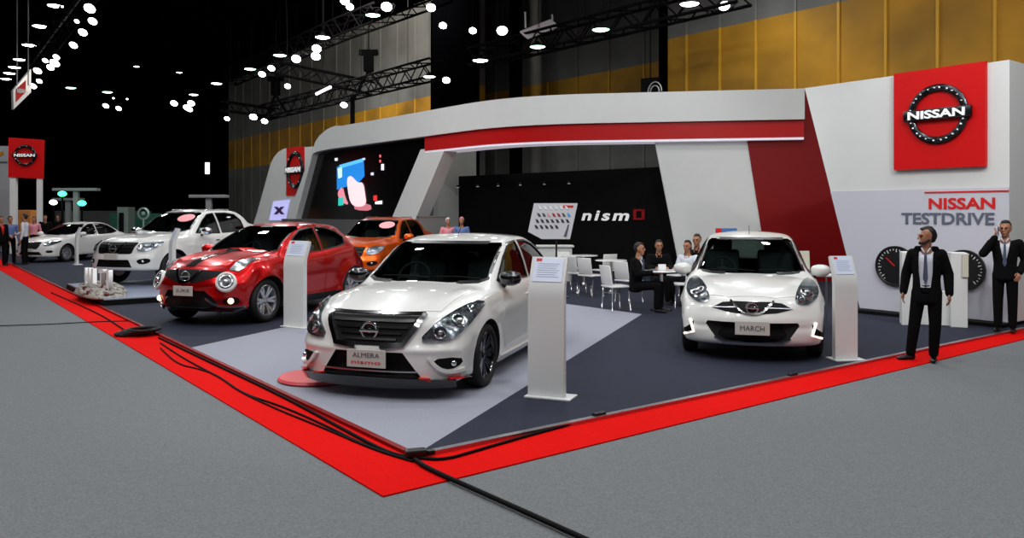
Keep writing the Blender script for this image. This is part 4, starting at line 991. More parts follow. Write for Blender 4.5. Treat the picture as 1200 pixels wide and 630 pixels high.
def person(label, loc_, rz, height=1.75, top='suit', trousers='suit', vox=.012, pose=None, head_turn=0, hairm='hair', skinm='skin', coat=False, tie=True, shirt='shirt', phone=False, group=None, face=True, bulk=1.0, longhair=False, beard=False, hs=1.0):
    J = dict(pel=(0, 0, .95), wst=(0, 0, 1.08), chs=(0, 0, 1.30), nk=(0, .005, 1.47), hd=(0, -.015, 1.63),
             shL=(.185, 0, 1.41), shR=(-.185, 0, 1.41), elL=(.245, .03, 1.13), elR=(-.245, .03, 1.13), wrL=(.262, -.03, .88), wrR=(-.262, -.03, .88),
             hpL=(.09, 0, .93), hpR=(-.09, 0, .93), knL=(.115, -.015, .50), knR=(-.115, -.015, .50), anL=(.13, .02, .09), anR=(-.13, .02, .09),
             ftL=(.15, -1, 0), ftR=(-.15, -1, 0), hdL=None, hdR=None)
    if pose: J.update(pose)
    J = {k: (Vector(v) if v is not None else None) for k, v in J.items()}
    root = thing('person', label, 'person', loc_, rz, group, height/1.75)
    # skin: one continuous surface
    bm = bmesh.new(); hd = J['hd']; tr = Matrix.Rotation(head_turn, 3, 'Z'); sub = 2
    def hp(x, y, z): return hd+tr @ Vector((x, y, z))*hs
    _HS[0] = hs
    caps(bm, hp(0, .012, .045), (.076, .092, .080), hp(0, -.005, .0), (.070, .080, .085)); caps(bm, hp(0, -.02, -.02), (.062, .068, .06), hp(0, -.045, -.085), (.033, .032, .028))
    if face:
        caps(bm, hp(0, -.088, .02), .010, hp(0, -.108, -.018), .013, 1)
        caps(bm, hp(-.016, -.082, -.052), .009, hp(.016, -.082, -.052), .009, 1)
        caps(bm, hp(-.035, -.078, .034), .012, hp(.035, -.078, .034), .012, 1)
        for s in (-1, 1): caps(bm, hp(s*.078, .012, .015), (.008, .018, .026), hp(s*.076, .008, -.02), (.007, .012, .014), 1)
    _HS[0] = 1.0
    caps(bm, J['nk'], (.058, .058, .06), hp(0, .01, -.06), (.052, .055, .05)); caps(bm, J['chs'], (.13, .09, .12), J['nk'], (.06, .06, .05))
    caps(bm, J['pel'], (.13, .09, .10), J['chs'], (.13, .09, .12))
    for s in 'LR':
        caps(bm, J['sh'+s], .05, J['chs'], .07, 1); caps(bm, J['sh'+s], .048, J['el'+s], .036, 1); caps(bm, J['el'+s], .038, J['wr'+s], .025, 1)
        caps(bm, J['pel'], .09, J['hp'+s], .08, 1); caps(bm, J['hp'+s], .075, J['kn'+s], .05, 1); caps(bm, J['kn'+s], .05, J['an'+s], .035, 1)
        d = J['hd'+s] or (J['wr'+s]-J['el'+s]).normalized()*.8+Vector((0, -.25, -.3)); hand(bm, J['wr'+s], d, (0 if abs(d.y) < .5 else (-1 if s == 'L' else 1), -1, 0), 1.08, .55 if s == 'L' else -.55)
    clean(bm); body = bm_obj('body', bm, M[skinm], root); remesh(body, max(vox*.62, .006), 2)
    # face details
    if face:
        bm = bmesh.new()
        for s in (-1, 1):
            bmesh.ops.create_icosphere(bm, subdivisions=2, radius=.0105, matrix=Matrix.Translation(hp(s*.031, -.081, .012)))
        bm_obj('eyes', bm, mat('dark_eyes', '15110f', .2), body, smooth=True)
        bm = bmesh.new()
        for s in (-1, 1): caps(bm, hp(s*.018, -.092, .032), .0045, hp(s*.048, -.082, .034), .004, 1)
        clean(bm); bm_obj('eyebrows', bm, M['hair'], body)
    # hair
    _HS[0] = hs; bm = bmesh.new(); caps(bm, hp(0, .030, .066), (.080, .088, .064), hp(0, .048, .02), (.080, .070, .07))
    caps(bm, hp(0, -.032, .104), (.048, .036, .022), hp(0, .02, .112), (.06, .06, .032)); caps(bm, hp(0, .055, -.03), (.055, .035, .04), hp(0, .05, .03), (.07, .06, .05))
    if beard: caps(bm, hp(-.03, -.062, -.068), .026, hp(.03, -.062, -.068), .026, 1); caps(bm, hp(-.062, -.01, -.03), .018, hp(-.04, -.05, -.07), .02, 1); caps(bm, hp(.062, -.01, -.03), .018, hp(.04, -.05, -.07), .02, 1)
    if longhair: caps(bm, hp(0, .06, .0), (.075, .05, .07), hp(0, .07, -.17), (.08, .04, .07))
    _HS[0] = 1.0; clean(bm); hr = bm_obj('hair', bm, M[hairm], body); remesh(hr, max(vox*.6, .007), 2)
    # shirt / jacket
    b_ = bulk
    def torso(bm, k, low, arms, ar=1.0):
        caps(bm, J['chs']+Vector((0, 0, .02)), (.165*b_+k, .112*b_+k, .11), J['wst'], (.142*b_+k, .105*b_+k, .08))
        caps(bm, J['wst'], (.142*b_+k, .105*b_+k, .08), J['pel']+Vector((0, 0, low)), (.158*b_+k, .115*b_+k, .06))
        for s in 'LR':
            caps(bm, J['chs']+Vector((0, 0, .02)), (.14+k, .10+k, .09), J['sh'+s], .062+k*.6)
            if arms:
                e = J['sh'+s].lerp(J['el'+s], 1); caps(bm, J['sh'+s], .062+k*.6, e, (.048+k*.7)*ar)
                w = J['el'+s].lerp(J['wr'+s], .97); caps(bm, e, (.048+k*.7)*ar, w, (.036+k*.6)*ar)
        caps(bm, J['nk']+Vector((0, 0, -.05)), (.075+k, .07+k, .04), J['nk']+Vector((0, .008, .0)), (.058+k*.4, .06+k*.4, .02))
    bm = bmesh.new(); torso(bm, 0, .02, top != 'suit' and top != 'coat'); clean(bm)
    under = shirt if top in ('suit', 'coat') else top
    sh = bm_obj('shirt', bm, M[under], root); remesh(sh, vox, 3)
    if top in ('suit', 'coat'):
        bm = bmesh.new(); torso(bm, .020, -.10 if top == 'suit' else -.16, True, 1.08)
        if coat:   # popped collar
            for s in (-1, 1):
                caps(bm, J['nk']+Vector((s*.07, .04, .0)), (.025, .03, .05), J['nk']+Vector((s*.12, -.03, .01)), (.03, .03, .04))
        clean(bm); jk = bm_obj('jacket', bm, M['suit'], root); remesh(jk, vox, 3)
        c = bmesh.new(); zt_ = J['nk'].z+.02; zl_ = J['pel'].z-.06 if coat else J['wst'].z-.02; wt_ = .085 if coat else .075; wb_ = .05 if coat else .004
        cy = J['chs'].y-.01
        poly = [(-wt_, zt_+.12), (wt_, zt_+.12), (wt_, zt_-.05), ((wt_+wb_)*.62, (zt_+zl_)/2), (wb_, zl_), (-wb_, zl_), (-(wt_+wb_)*.62, (zt_+zl_)/2), (-wt_, zt_-.05)]
        prism(c, poly, (J['chs'].x, cy-.6, 0), Vector((1, 0, 0)), ZUP, Vector((0, 1, 0)), .6)
        co = bm_obj('cut', c, M['suit'], root); md = jk.modifiers.new('b', 'BOOLEAN'); md.operation = 'DIFFERENCE'; md.object = co; md.solver = 'EXACT'; bake(jk); bpy.data.objects.remove(co)
        # inside of the jacket must be hollow: shirt shows through the opening, pushed slightly forward
        bm = bmesh.new(); zc = zt_-.04
        pts = [(0, zc), ]
        x0 = J['chs'].x
        fy = cy-.112*b_-.004
        for (xa, za, xb, zb_) in (() if not tie else ((.016, zc-.01, .012, zc-.05), (.013, zc-.05, .028, zc-.36), (.028, zc-.36, .002, zc-.41))):
            q = [(-xa, za), (xa, za), (xb, zb_), (-xb, zb_)]; vs = []
            for yy in (-.010, .012):
                for x, z in q:
                    k = max(0, (z-1.36)/.12); vs.append(bm.verts.new((x0+x, fy+yy+k*.045, z)))
            for f in ((0, 1, 2, 3), (7, 6, 5, 4), (0, 4, 5, 1), (1, 5, 6, 2), (2, 6, 7, 3), (3, 7, 4, 0)): bm.faces.new([vs[k] for k in f])
        if tie: bm_obj('necktie', bm, M['tie'], sh)
        else: bm.free()
        bm = bmesh.new()
        for s in (-1, 1):
            caps(bm, (x0+s*.05, fy+.055, zc+.04), .010, (x0+s*.018, fy+.038, zc-.015), .009, 1)
        clean(bm); bm_obj('shirt_collar', bm, M[under], sh, smooth=True)
    # trousers
    bm = bmesh.new(); caps(bm, J['pel']+Vector((0, 0, .06)), (.150*b_, .112*b_, .05), J['pel']+Vector((0, 0, -.03)), (.158*b_, .118*b_, .07))
    for s in 'LR':
        caps(bm, J['hp'+s]+Vector((0, 0, -.02)), .092*b_, J['kn'+s], .074*b_); caps(bm, J['kn'+s], .074*b_, J['an'+s]+Vector((0, 0, .01)), .062)
    clean(bm); tr_ = bm_obj('trousers', bm, M[trousers], root); remesh(tr_, vox, 3)
    if top in ('suit', 'coat') and coat:
        bm = bmesh.new(); box(bm, (J['pel'].x, J['pel'].y-.118*b_, J['pel'].z+.085), (.035, .012, .03), bev=.003); bm_obj('belt_buckle', bm, M['chrome'], tr_)
    for s in 'LR':
        a = J['an'+s]; f = Vector((J['ft'+s].x, J['ft'+s].y, 0)).normalized(); bm = bmesh.new()
        z = a.z-.05; caps(bm, (a.x-f.x*.03, a.y-f.y*.03, z), (.036, .045, .038), (a.x+f.x*.07, a.y+f.y*.07, z-.008), (.042, .05, .03)); caps(bm, (a.x+f.x*.07, a.y+f.y*.07, z-.008), (.042, .05, .03), (a.x+f.x*.16, a.y+f.y*.16, z-.015), (.036, .045, .022))
        clean(bm); so = bm_obj('shoe', bm, M['shoe'], root); remesh(so, vox*.7, 2)
    if phone:
        bm = bmesh.new(); w = J['wrR']; rot = Matrix.Rotation(.25, 3, 'X'); box(bm, w+Vector((.045, -.01, .10)), (.012, .07, .14), rot=rot, bev=.004)
        o = bm_obj('mobile_phone', bm, M['sblack']); o.matrix_world = Matrix.Translation(loc_) @ Matrix.Rotation(rz, 4, 'Z') @ Matrix.Scale(height/1.75, 4)
        tag(o, 'dark mobile phone held at the ear of the man by the wall edge', 'phone')
    return root
def faceto(p): return math.atan2(p[1], p[0])-math.pi/2  # rz so that local -y looks at camera
p = G(1086, 423, -.03); p.z = -.024
person('bearded man in black coat, pale shirt and tie standing on the red carpet, looking sideways', p, faceto(p)-.12, 1.64, 'coat', 'suit', .009, head_turn=-.95, coat=True, beard=True, hs=1.08,
       pose=dict(elL=(.250, .03, 1.15), elR=(-.250, .04, 1.15), wrL=(.27, -.05, .90), wrR=(-.275, -.03, .90), shL=(.17, 0, 1.41), shR=(-.17, 0, 1.41), anR=(-.19, -.02, .09), knR=(-.14, -.03, .5), anL=(.075, .05, .09), knL=(.10, .0, .5), ftR=(-.9, -.7, 0), ftL=(.1, -1, 0)), bulk=1.05)
p = dpt(1178, 12.3)
person('man in black suit with a hand raised to his ear near the wall edge', p, faceto(p)-.05, 1.67, 'suit', 'suit', .010, head_turn=-.15, phone=True, bulk=1.04, hs=1.08,
       pose=dict(elR=(-.30, -.10, 1.24), wrR=(-.135, -.10, 1.50), hdR=(.15, .35, .9), elL=(.27, .06, 1.15), wrL=(.20, -.04, .95), knL=(.10, 0, .5), knR=(-.10, 0, .5), anL=(.10, .02, .09), anR=(-.10, .02, .09)))
SIT = dict(pel=(0, .05, .50), wst=(0, .05, .62), chs=(0, .02, .84), nk=(0, .0, 1.01), hd=(0, -.03, 1.17), shL=(.18, .02, .95), shR=(-.18, .02, .95), elL=(.22, -.08, .72), elR=(-.22, -.08, .72),
           wrL=(.12, -.32, .74), wrR=(-.12, -.32, .74), hpL=(.09, .0, .49), hpR=(-.09, 0, .49), knL=(.11, -.42, .50), knR=(-.11, -.42, .50), anL=(.11, -.40, .09), anR=(-.11, -.40, .09), hdL=(-.3, -1, 0), hdR=(.3, -1, 0))
def seated(label, px, d, rz, **k):
    person(label, dpt(px, d), rz, k.pop('height', 1.70), vox=.016, pose=SIT, **k)
seated('person in a black suit seated side-on at the round table', 748, 14.9, math.radians(62), top='suit', trousers='suit')
seated('dark-haired person in black seated behind the round table', 772, 16.3, math.radians(0), top='suit', trousers='suit', tie=False, shirt='suit')
seated('person in a pale top seated between the round table and the hatchback', 806, 16.1, math.radians(-40), top='shirt', trousers='suit', longhair=True)
seated('black-haired person in dark clothes seated half hidden behind the hatchback', 817, 16.6, math.radians(-30), top='suit', trousers='suit', height=1.85, tie=False, shirt='suit')
for px, d, rz, h, tp, lab, kw in (
    (1, 27.5, 1.2, 1.70, 'suit', 'person in a black jacket cut by the picture edge in the far crowd', dict(tie=False, shirt='redt')),
    (12, 28.6, .9, 1.70, 'blue', 'person in a blue shirt and black trousers in the far crowd', {}),
    (29, 28.3, -1.35, 1.78, 'shirt', 'person in a white shirt seen side-on in the far crowd', {}),
    (40, 33, .3, 1.66, 'pink', 'person in a pink top behind the white far sedan', dict(longhair=True)),
    (53, 35, .5, 1.72, 'suit', 'person in black standing behind the bonnet of the far sedan', dict(tie=False, shirt='suit')),
    (68, 44, 0, 1.7, 'suit', 'distant person in black beside the tall thin T-shaped lamp posts', dict(tie=False, shirt='suit')),
    (525, 24.6, .2, 1.66, 'pink', 'person in a pink top and white cap standing beyond the white sedan roof', dict(hairm='whitehair')),
    (541, 24.4, -.1, 1.68, 'blue', 'pink-haired person in a blue top standing beyond the white sedan roof', dict(hairm='pink'))):
    M.setdefault('whitehair', mat('white_cap_cloth', 'd8d8e0', .7))
    arm = dict(wrR=(-.12, -.30, 1.05), elR=(-.24, -.05, 1.15)) if px in (12, 29) else None
    person(lab, dpt(px, d), rz, h, tp, 'suit', .018, face=False, pose=arm, **kw)
# ------------------------------------------------------------------ info stands
def stand(label, px, d, rz, w=.36, h=1.36, z=0, txt=True):
    c = dpt(px, d); c.z = z; t = thing('info_stand', label, 'display stand', c, rz)
    # side profile: upright slab that bends back at the top
    prof = [(0, .0), (0, h*.70), (.006, h*.76), (.03, h*.82), (.13, h), (.17, h-.015), (.15, h*.93), (.085, h*.80), (.075, h*.72), (.075, 0)]
    bm = bmesh.new(); prism(bm, prof, (-w/2, -.04, .015), Vector((0, 1, 0)), ZUP, Vector((1, 0, 0)), w); o = bm_obj('stand_panel', bm, M['white'], t, smooth=True, auto=40)
    bm = bmesh.new(); box(bm, (.03, .03, .008), (w+.10, .26, .016), bev=.003); bm_obj('base_plate', bm, M['white'], t)
    # printed sheet lying on the tilted face
    a = Vector((0, -.04+.03, .015+h*.82)); b = Vector((0, -.04+.13, .015+h)); e = (b-a).normalized(); n = Vector((0, -e.z, e.y))
    m = (a+b)/2+n*.004; L = (b-a).length; bm = bmesh.new(); rot = Matrix((Vector((1, 0, 0)), n, e)).transposed()
    box(bm, m-e*L*.02, (w*.82, .004, L*.92), rot=rot); s = bm_obj('printed_sheet', bm, mat('pale_blue_print', 'd4dcf0', .4), t)
    bm = bmesh.new(); box(bm, m+e*L*.37+n*.003-Vector((w*.28, 0, 0)), (w*.16, .003, L*.12), rot=rot); bm_obj('red_mark', bm, M['redt'], s)
    bm = bmesh.new()
    for k in range(7): box(bm, m+e*L*(.22-k*.085)+n*.003-Vector((w*.02*(k % 3), 0, 0)), (w*(.62-.05*(k % 3)), .002, L*.022), rot=rot)
    g = bm_obj('print_lines', bm, mat('faint_print', 'a4acc4', .5), s); g['kind'] = 'stuff'
    return t
stand('pale info stand at the corner of the white sedan, the nearest of the upright stands', 641, 7.88, -.38, .37, 1.355)
stand('pale info stand at the platform edge beside the white hatchback', 990, 9.88, .12, .29, 1.26)
stand('pale info stand covering the front door of the red crossover', 346, 12.75, -.55, .44, 1.35)
stand('slim info stand with lavender sheet before the white pickup fender', 202, 17.5, -1.0, .42, 1.34, .125)
stand('slim pale info stand before the front door of the far white sedan', 90, 28.3, -.95, .42, 1.30)
# white counter behind the man in the coat
c = dpt(1094, 12.95); ct = thing('brochure_counter', 'white counter standing behind the man in the black coat, below the gauges', 'counter', (c.x, c.y, 0), -.35)
bm = bmesh.new(); box(bm, (-.40, 0, .59), (.16, .34, 1.18), bev=.01); bm_obj('side_panel', bm, M['white'], ct)
bm = bmesh.new(); box(bm, (.34, 0, .59), (.24, .34, 1.18), bev=.01); bm_obj('side_panel', bm, M['white'], ct)
bm = bmesh.new(); box(bm, (0, .05, .28), (.62, .2, .55), bev=.01); bm_obj('front_panel', bm, M['white'], ct)
bm = bmesh.new(); box(bm, (.42, -.185, .98), (.09, .02, .36), bev=.003); bm_obj('cream_leaflet_holder', bm, M['cream'], ct)
# red sign disc by the sedan's bumper
c = G(372, 444); t = thing('floor_disc', 'round red and white disc on the carpet under the white sedan front corner', 'disc', c)
bm = bmesh.new(); lathe(bm, [(.0, .0), (.40, .0), (.42, .02), (.40, .045), (0, .045)], 40); bm_obj('disc_body', bm, mat('coral_disc', 'd84a50', .4), t, smooth=True, auto=40)
bm = bmesh.new(); lathe(bm, [(.0, .046), (.22, .046), (.22, .05), (0, .05)], 32, c=(.12, .03, 0)); bm_obj('pale_centre', bm, mat('pale_blue_disc', 'b8bcd8', .4), t)
# ------------------------------------------------------------------ turntable, pebbles, letters
K = G(122, 358); hz = .125; k2 = [K, K+V*3.3, K+V*3.3+U*4.4, K+U*4.4]
tt = thing('display_platform', 'low silver platform with black rim carrying the white pickup', 'platform', K)
loc(tt, slab('silver_deck', k2, hz-.02, hz, mat('silver_deck', '9ca6bc', .3, .3)))
loc(tt, slab('black_rim', [p for p in (K-V*.02-U*.02, K+V*3.32-U*.02, K+V*3.32+U*4.42, K+U*4.42-V*.02)], 0, hz-.02, M['black']))
mc = G(96, 345, hz); mdir = U
def blob(name, c, r, m, seed, k=.25, parent=None, sub=3):
    rnd = random.Random(seed); bm = bmesh.new(); bmesh.ops.create_icosphere(bm, subdivisions=sub, radius=1)
    ph = [(rnd.uniform(1, 4), rnd.uniform(0, 6), rnd.choice('xyz')) for _ in range(6)]
    for v in bm.verts:
        d = 1+k*sum(math.sin(f*getattr(v.co, a)*2+p)/3 for f, p, a in ph)/2
        v.co = Vector((v.co.x*r[0]*d, v.co.y*r[1]*d, max(v.co.z, -.2)*r[2]*d)); 
    bmesh.ops.transform(bm, matrix=Matrix.Translation(c) @ Matrix.Rotation(math.atan2(U.y, U.x), 4, 'Z'), verts=bm.verts)
    o = bm_obj(name, bm, m, parent, smooth=True); return o
md = thing('pebble_mound', 'low mound of grey pebbles with dark red blooms under the white block letters', 'mound', mc)
loc(md, blob('mound_base', mc+V*.35+Vector((0, 0, .02)), (1.05, .40, .20), M['stone'], 3, .3, sub=4))
rnd = random.Random(5); bm = bmesh.new(); bf = bmesh.new()
for i in range(240):
    a = rnd.uniform(0, 6.28); q = math.sqrt(rnd.random()); s_, t_ = q*math.cos(a)*1.08, q*math.sin(a)*.42
    z = .20*math.sqrt(max(0, 1-q*q))*.95+.03; p = mc+V*.35+U*s_+V*t_+Vector((0, 0, z)); r = rnd.uniform(.03, .075)
    b = bf if (rnd.random() < .28 and t_ < .1) else bm
    bmesh.ops.create_icosphere(b, subdivisions=1, radius=r, matrix=Matrix.Translation(p) @ Matrix.Diagonal((1, rnd.uniform(.6, 1), .7, 1)))
g = loc(md, bm_obj('pebbles', bm, M['stone'], smooth=True)); g['kind'] = 'stuff'
g = loc(md, bm_obj('blooms', bf, M['flower'], smooth=True)); g['kind'] = 'stuff'
cd = Vector((mc.x, mc.y, 0)).normalized()
for i, ch in enumerate('ULTI'):
    L0, L1 = at(103.5+i*8.2, 325, 16.9-i*.12), None
    w, h = .135, .40; ex = Vector((.93, -.37, 0)); n = ex.cross(ZUP)
    t = text_obj('block_letter', ch, .4, M['whiteg'], None, .05, bold=.012); fit(t, w if ch != 'I' else .07, h)
    zc = hz+.15+h/2-.004*i; c = dpt(104+i*8.1, 16.75-i*.2); c.z = zc
    t.matrix_world = Matrix(((ex.x, 0, n.x, c.x), (ex.y, 0, n.y, c.y), (0, 1, 0, c.z), (0, 0, 0, 1)))
    tag(t, 'white upright block letter %s on the pebble mound' % ch, 'letter', 'block letters on the pebble mound')
# ------------------------------------------------------------------ lounge furniture
def chair(label, px, d, rz, root=None):
    if root is not None: return dup(root, dpt(px, d), rz, label)
    t = thing('lounge_chair', label, 'chair', dpt(px, d), rz, 'white lounge chairs'); m = M['whiteg']
    bm = bmesh.new(); box(bm, (0, 0, .45), (.43, .42, .035), bev=.015); bm_obj('seat', bm, m, t, smooth=True, auto=40)
    bm = bmesh.new(); box(bm, (0, .215, .66), (.40, .03, .36), rot=Matrix.Rotation(-.16, 3, 'X'), bev=.012); bm_obj('backrest', bm, m, t, smooth=True, auto=40)
    for x in (-.18, .18):
        for y in (-.17, .17):
            bm = bmesh.new(); tube(bm, [(x, y, .44), (x*1.12, y*1.15, 0)], [.011, .009], 8); bm_obj('leg', bm, M['chrome'], t, smooth=True)
    return t
ch0 = chair('white chair turned side-on in front, nearest chair to the pale carpet tip', 722, 15.0, 1.95)
for lab, px, d, rz in (('white chair with its back to the hatchback, across the table from the seated black suit', 803, 15.4, -1.75),
    ('white chair just behind the nearest side-on chair', 737, 16.3, 2.2), ('white chair at the middle table, second row', 693, 17.6, 2.3),
    ('white chair showing its tall back right behind the sedan tail', 673, 18.3, 2.5), ('white chair facing the black partition in the back row', 708, 19.2, -2.6),
    ('white chair in the back row near the partition, beside the low table', 664, 20.0, .4), ('white chair seen below the pale seated person', 797, 17.6, -2.6)):
    chair(lab, px, d, rz, ch0)
def table(label, px, d, r=.36, root=None, rz=0):
    if root is not None: return dup(root, dpt(px, d), rz, label)
    t = thing('round_table', label, 'table', dpt(px, d), rz, 'white lounge tables')
    bm = bmesh.new(); lathe(bm, [(0, .725), (r-.01, .725), (r, .735), (r-.01, .75), (0, .75)], 32); bm_obj('tabletop', bm, M['whiteg'], t, smooth=True, auto=40)
    bm = bmesh.new(); lathe(bm, [(.05, .72), (.03, .70), (.028, .08), (.05, .03)], 16); bm_obj('pedestal', bm, M['chrome'], t, smooth=True, auto=40)
    bm = bmesh.new(); lathe(bm, [(0, 0), (.22, 0), (.22, .012), (.05, .035), (0, .035)], 28); bm_obj('base', bm, M['chrome'], t, smooth=True, auto=40)
    return t
tb = table('white round pedestal table with the seated people around it', 775, 14.9)
table('white round table behind the nearest side-on chair', 716, 18.2, root=tb); table('white round table at the back of the lounge by the sedan tail', 684, 20.3, root=tb)
b = dpt(776, 14.9); b.z = .75; bm = bmesh.new(); box(bm, (b.x, b.y, b.z+.055), (.14, .02, .11), rot=Matrix.Rotation(-.3, 3, 'X')); box(bm, (b.x, b.y+.05, b.z+.05), (.14, .012, .10), rot=Matrix.Rotation(.3, 3, 'X'))
tag(bm_obj('table_card', bm, M['white']), 'small white tent card standing on the round table of the seated people', 'card')
# chart board of small cars
bp = [at(626, 238, 17.0), at(676.5, 238, 17.0)]; bd = Vector((.95, .31, 0))
t = thing('chart_board', 'tilted white board with rows of tiny dark pictures in front of the black partition', 'board', dpt(648, 17.2)); ex = Vector((1, 0, 0)); 
BPl = Plane(dpt(648, 17.2), Vector((1, .12, 0)))
loc(t, BPl.poly('board_panel', [(626, 238), (677, 238), (668, 280), (635, 280), (619, 271.5)], .04, mat('pale_board', 'c8c8cc', .5)))
rows = [(243, 631, 6, 6.2, 'e4e8ea'), (251.5, 630, 7, 5.8, '30343a'), (258.5, 628, 7, 5.9, '202226'), (265.5, 627, 5, 5.9, '202226')]
for y, x0, n, st, cc in rows:
    for k in range(n):
        x = x0+k*st; c2 = cc
        if y == 251.5: c2 = ['30343a', '30343a', 'd8a0a0', 'a02020', 'a02020', '404448', '3898e0'][k]
        loc(t, BPl.poly('tiny_picture', [(x-.5, y-2.2), (x+2.2, y-1.2), (x+4, y+2.2), (x+1, y+2)], .012, mat('print_'+c2, c2, .5), off=-.014))
loc(t, BPl.poly('red_title', [(660, 240.5), (672, 240.5), (671.8, 243), (659.8, 243)], .01, M['redt'], off=-.012))
loc(t, BPl.poly('dark_blade', [(665.5, 263), (667, 263), (664, 277), (660.5, 277)], .01, M['ink'], off=-.012))
bm = bmesh.new(); q = dpt(652, 17.28); tube(bm, [q, q+ZUP*1.5], .02, 8); box(bm, q+ZUP*.01, (.5, .4, .02)); loc(t, bm_obj('board_pole', bm, M['sblack']))
# grey box by the far persons
c = dpt(507, 25.5); bm = bmesh.new(); box(bm, (c.x, c.y, .85), (.95, .5, 1.7), rz=.2, bev=.01); box(bm, (c.x, c.y, 1.71), (1.0, .55, .04), rz=.2)
tag(bm_obj('grey_cabinet', bm, M['gmetal']), 'grey cabinet beside the slanted portal leg beyond the orange pickup', 'cabinet')
# dark side table pieces in the lounge
c = dpt(650, 21.5); bm = bmesh.new(); box(bm, (c.x, c.y, .45), (.9, .5, .9), bev=.02); box(bm, (c.x, c.y, .93), (1.0, .6, .05), bev=.01)
tag(bm_obj('lounge_counter', bm, M['white']), 'white counter at the back of the lounge just beyond the sedan tail', 'counter')
# small wall spots on top of the partition
for i, px in enumerate((508, 524, 545, 568, 592, 618, 646, 675)):
    s_, z = BW.sz(px, 220.5-i*.9); p = BW.p+BW.d*s_-BW.n*.35; bm = bmesh.new()
    q = Vector((p.x, p.y, z)); tube(bm, [q+BW.n*.35, q+ZUP*.04], .015, 6); lathe(bm, [(.0, .05), (.05, .05), (.06, -.03), (.045, -.03)], 12, c=q)
    o = bm_obj('wall_spotlight', bm, M['sblack']); bm = bmesh.new(); lathe(bm, [(0, -.035), (.042, -.035), (.042, -.028), (0, -.028)], 10, c=q)
    tag(o, '%s dim spotlight from the slanted leg in the row on the black partition' % 'first second third fourth fifth sixth seventh eighth'.split()[i], 'spotlight', 'spotlights on the black partition'); g = bm_obj('lens', bm, mat('dim_lamp_glow', 'f0ece0', .5, emit=1.2), o)
# leaflet holder seen above the hatchback
c = dpt(851, 13.6); t = thing('poster_stand', 'small poster stand whose red and blue header shows above the hatchback roof', 'poster stand', c)
bm = bmesh.new(); box(bm, (0, 0, 1.50), (.36, .02, .10)); bm_obj('poster_header', bm, mat('blue_header', '4a78b8', .5), t)
bm = bmesh.new(); box(bm, (-.13, -.012, 1.50), (.1, .01, .10)); bm_obj('red_mark', bm, M['redt'], t)
bm = bmesh.new(); tube(bm, [(0, .02, 0), (0, .02, 1.46)], .015, 8); lathe(bm, [(0, 0), (.18, 0), (.18, .015), (0, .02)], 20); bm_obj('poster_pole', bm, M['alu'], t)
# white door-less chair back / leaflet beside the hatchback mirror
c = dpt(948, 13.0); t = thing('bar_counter', 'pale counter with a cream back panel behind the hatchback mirror and info stand', 'counter', c)
bm = bmesh.new(); box(bm, (-.06, .3, 1.0), (.36, .04, .36), rot=Matrix.Rotation(-.1, 3, 'X'), bev=.01); bm_obj('cream_back', bm, M['cream'], t)
bm = bmesh.new(); box(bm, (.12, .1, .80), (.62, .5, .03), bev=.008); bm_obj('counter_top', bm, M['white'], t)
for x in (-.16, .4):
    for y in (-.1, .3): bm = bmesh.new(); tube(bm, [(x, y, 0), (x, y, .79 if y < 0 or x > 0 else .85)], .014, 8); bm_obj('leg', bm, M['alu'], t)
# ------------------------------------------------------------------ cables
def cable(label, pts, r, name='cable', grp=None):
    P = [G(x, y, -.02) for x, y in pts]; q = chaik([(p.x, p.y) for p in P], False, 3); bm = bmesh.new()
    tube(bm, [Vector((a, b, (-.03 if True else 0)+r+.006)) for a, b in q], r, 8)
    return tag(bm_obj(name, bm, M['black'], smooth=True), label, 'cable', grp)
cable('thick black cable running from the platform corner out over the grey carpet', [(486, 540), (500, 550), (560, 577), (620, 604), (690, 636), (760, 668)], .017)
cable('bundled black cable hugging the dull red platform edge', [(186, 396), (240, 422), (300, 450), (350, 475), (410, 508), (455, 532), (484, 538)], .014)
cable('thin black cable wandering over the red carpet near the platform corner', [(188, 402), (215, 420), (245, 436), (262, 445), (285, 462), (330, 476), (380, 498), (430, 524), (480, 539)], .010)
cable('thin black cable making a shallow loop on the red carpet', [(188, 408), (208, 427), (232, 432), (256, 440), (275, 456), (320, 478), (380, 502), (440, 528), (484, 541)], .009)
cable('black cable lying along the bright platform edge', [(488, 537), (520, 540), (560, 528), (640, 505), (700, 490), (800, 468), (900, 447), (1000, 428)], .012)
cable('thin black cable crossing from the far red carpet to the rubber cable cover', [(60, 343), (90, 356), (120, 370), (140, 383), (150, 390)], .012)
cable('faint dark cable lying straight across the grey carpet to the red border', [(-10, 382), (60, 380), (110, 377), (150, 376)], .008)
c = G(154, 392, -.02); bm = bmesh.new(); rnd = random.Random(9)
for k in range(6):
    ph = rnd.uniform(0, 6); tube(bm, [c+U*(.0+.22*math.cos(t_*.55+ph)-.03*k)+V*(.22*math.sin(t_*.55+ph)+.03*k)+Vector((0, 0, .02+.014*k)) for t_ in range(13)], .022, 6)
tag(bm_obj('cable_coil', bm, M['rubber'], smooth=True), 'black coil of thick cable heaped on the red carpet left of the red crossover', 'cable coil')
c = G(487, 536, -.02); bm = bmesh.new(); box(bm, c+Vector((0, 0, .04)), (.16, .09, .05), rz=.3, bev=.012); box(bm, c+Vector((.11, .02, .035)), (.06, .05, .04), rz=.6, bev=.01)
tag(bm_obj('cable_connector', bm, M['sblack']), 'black plug connector where the cables meet at the platform corner', 'connector')
for px, py, lab in ((702, 489, 'small black connector on the edge cable below the nearest info stand'), (929, 442, 'small black connector on the edge cable before the hatchback')):
    c = G(px, py, -.02); bm = bmesh.new(); box(bm, c+Vector((0, 0, .03)), (.14, .05, .04), rz=math.atan2(V.y, V.x), bev=.01); tag(bm_obj('cable_connector', bm, M['sblack']), lab, 'connector')
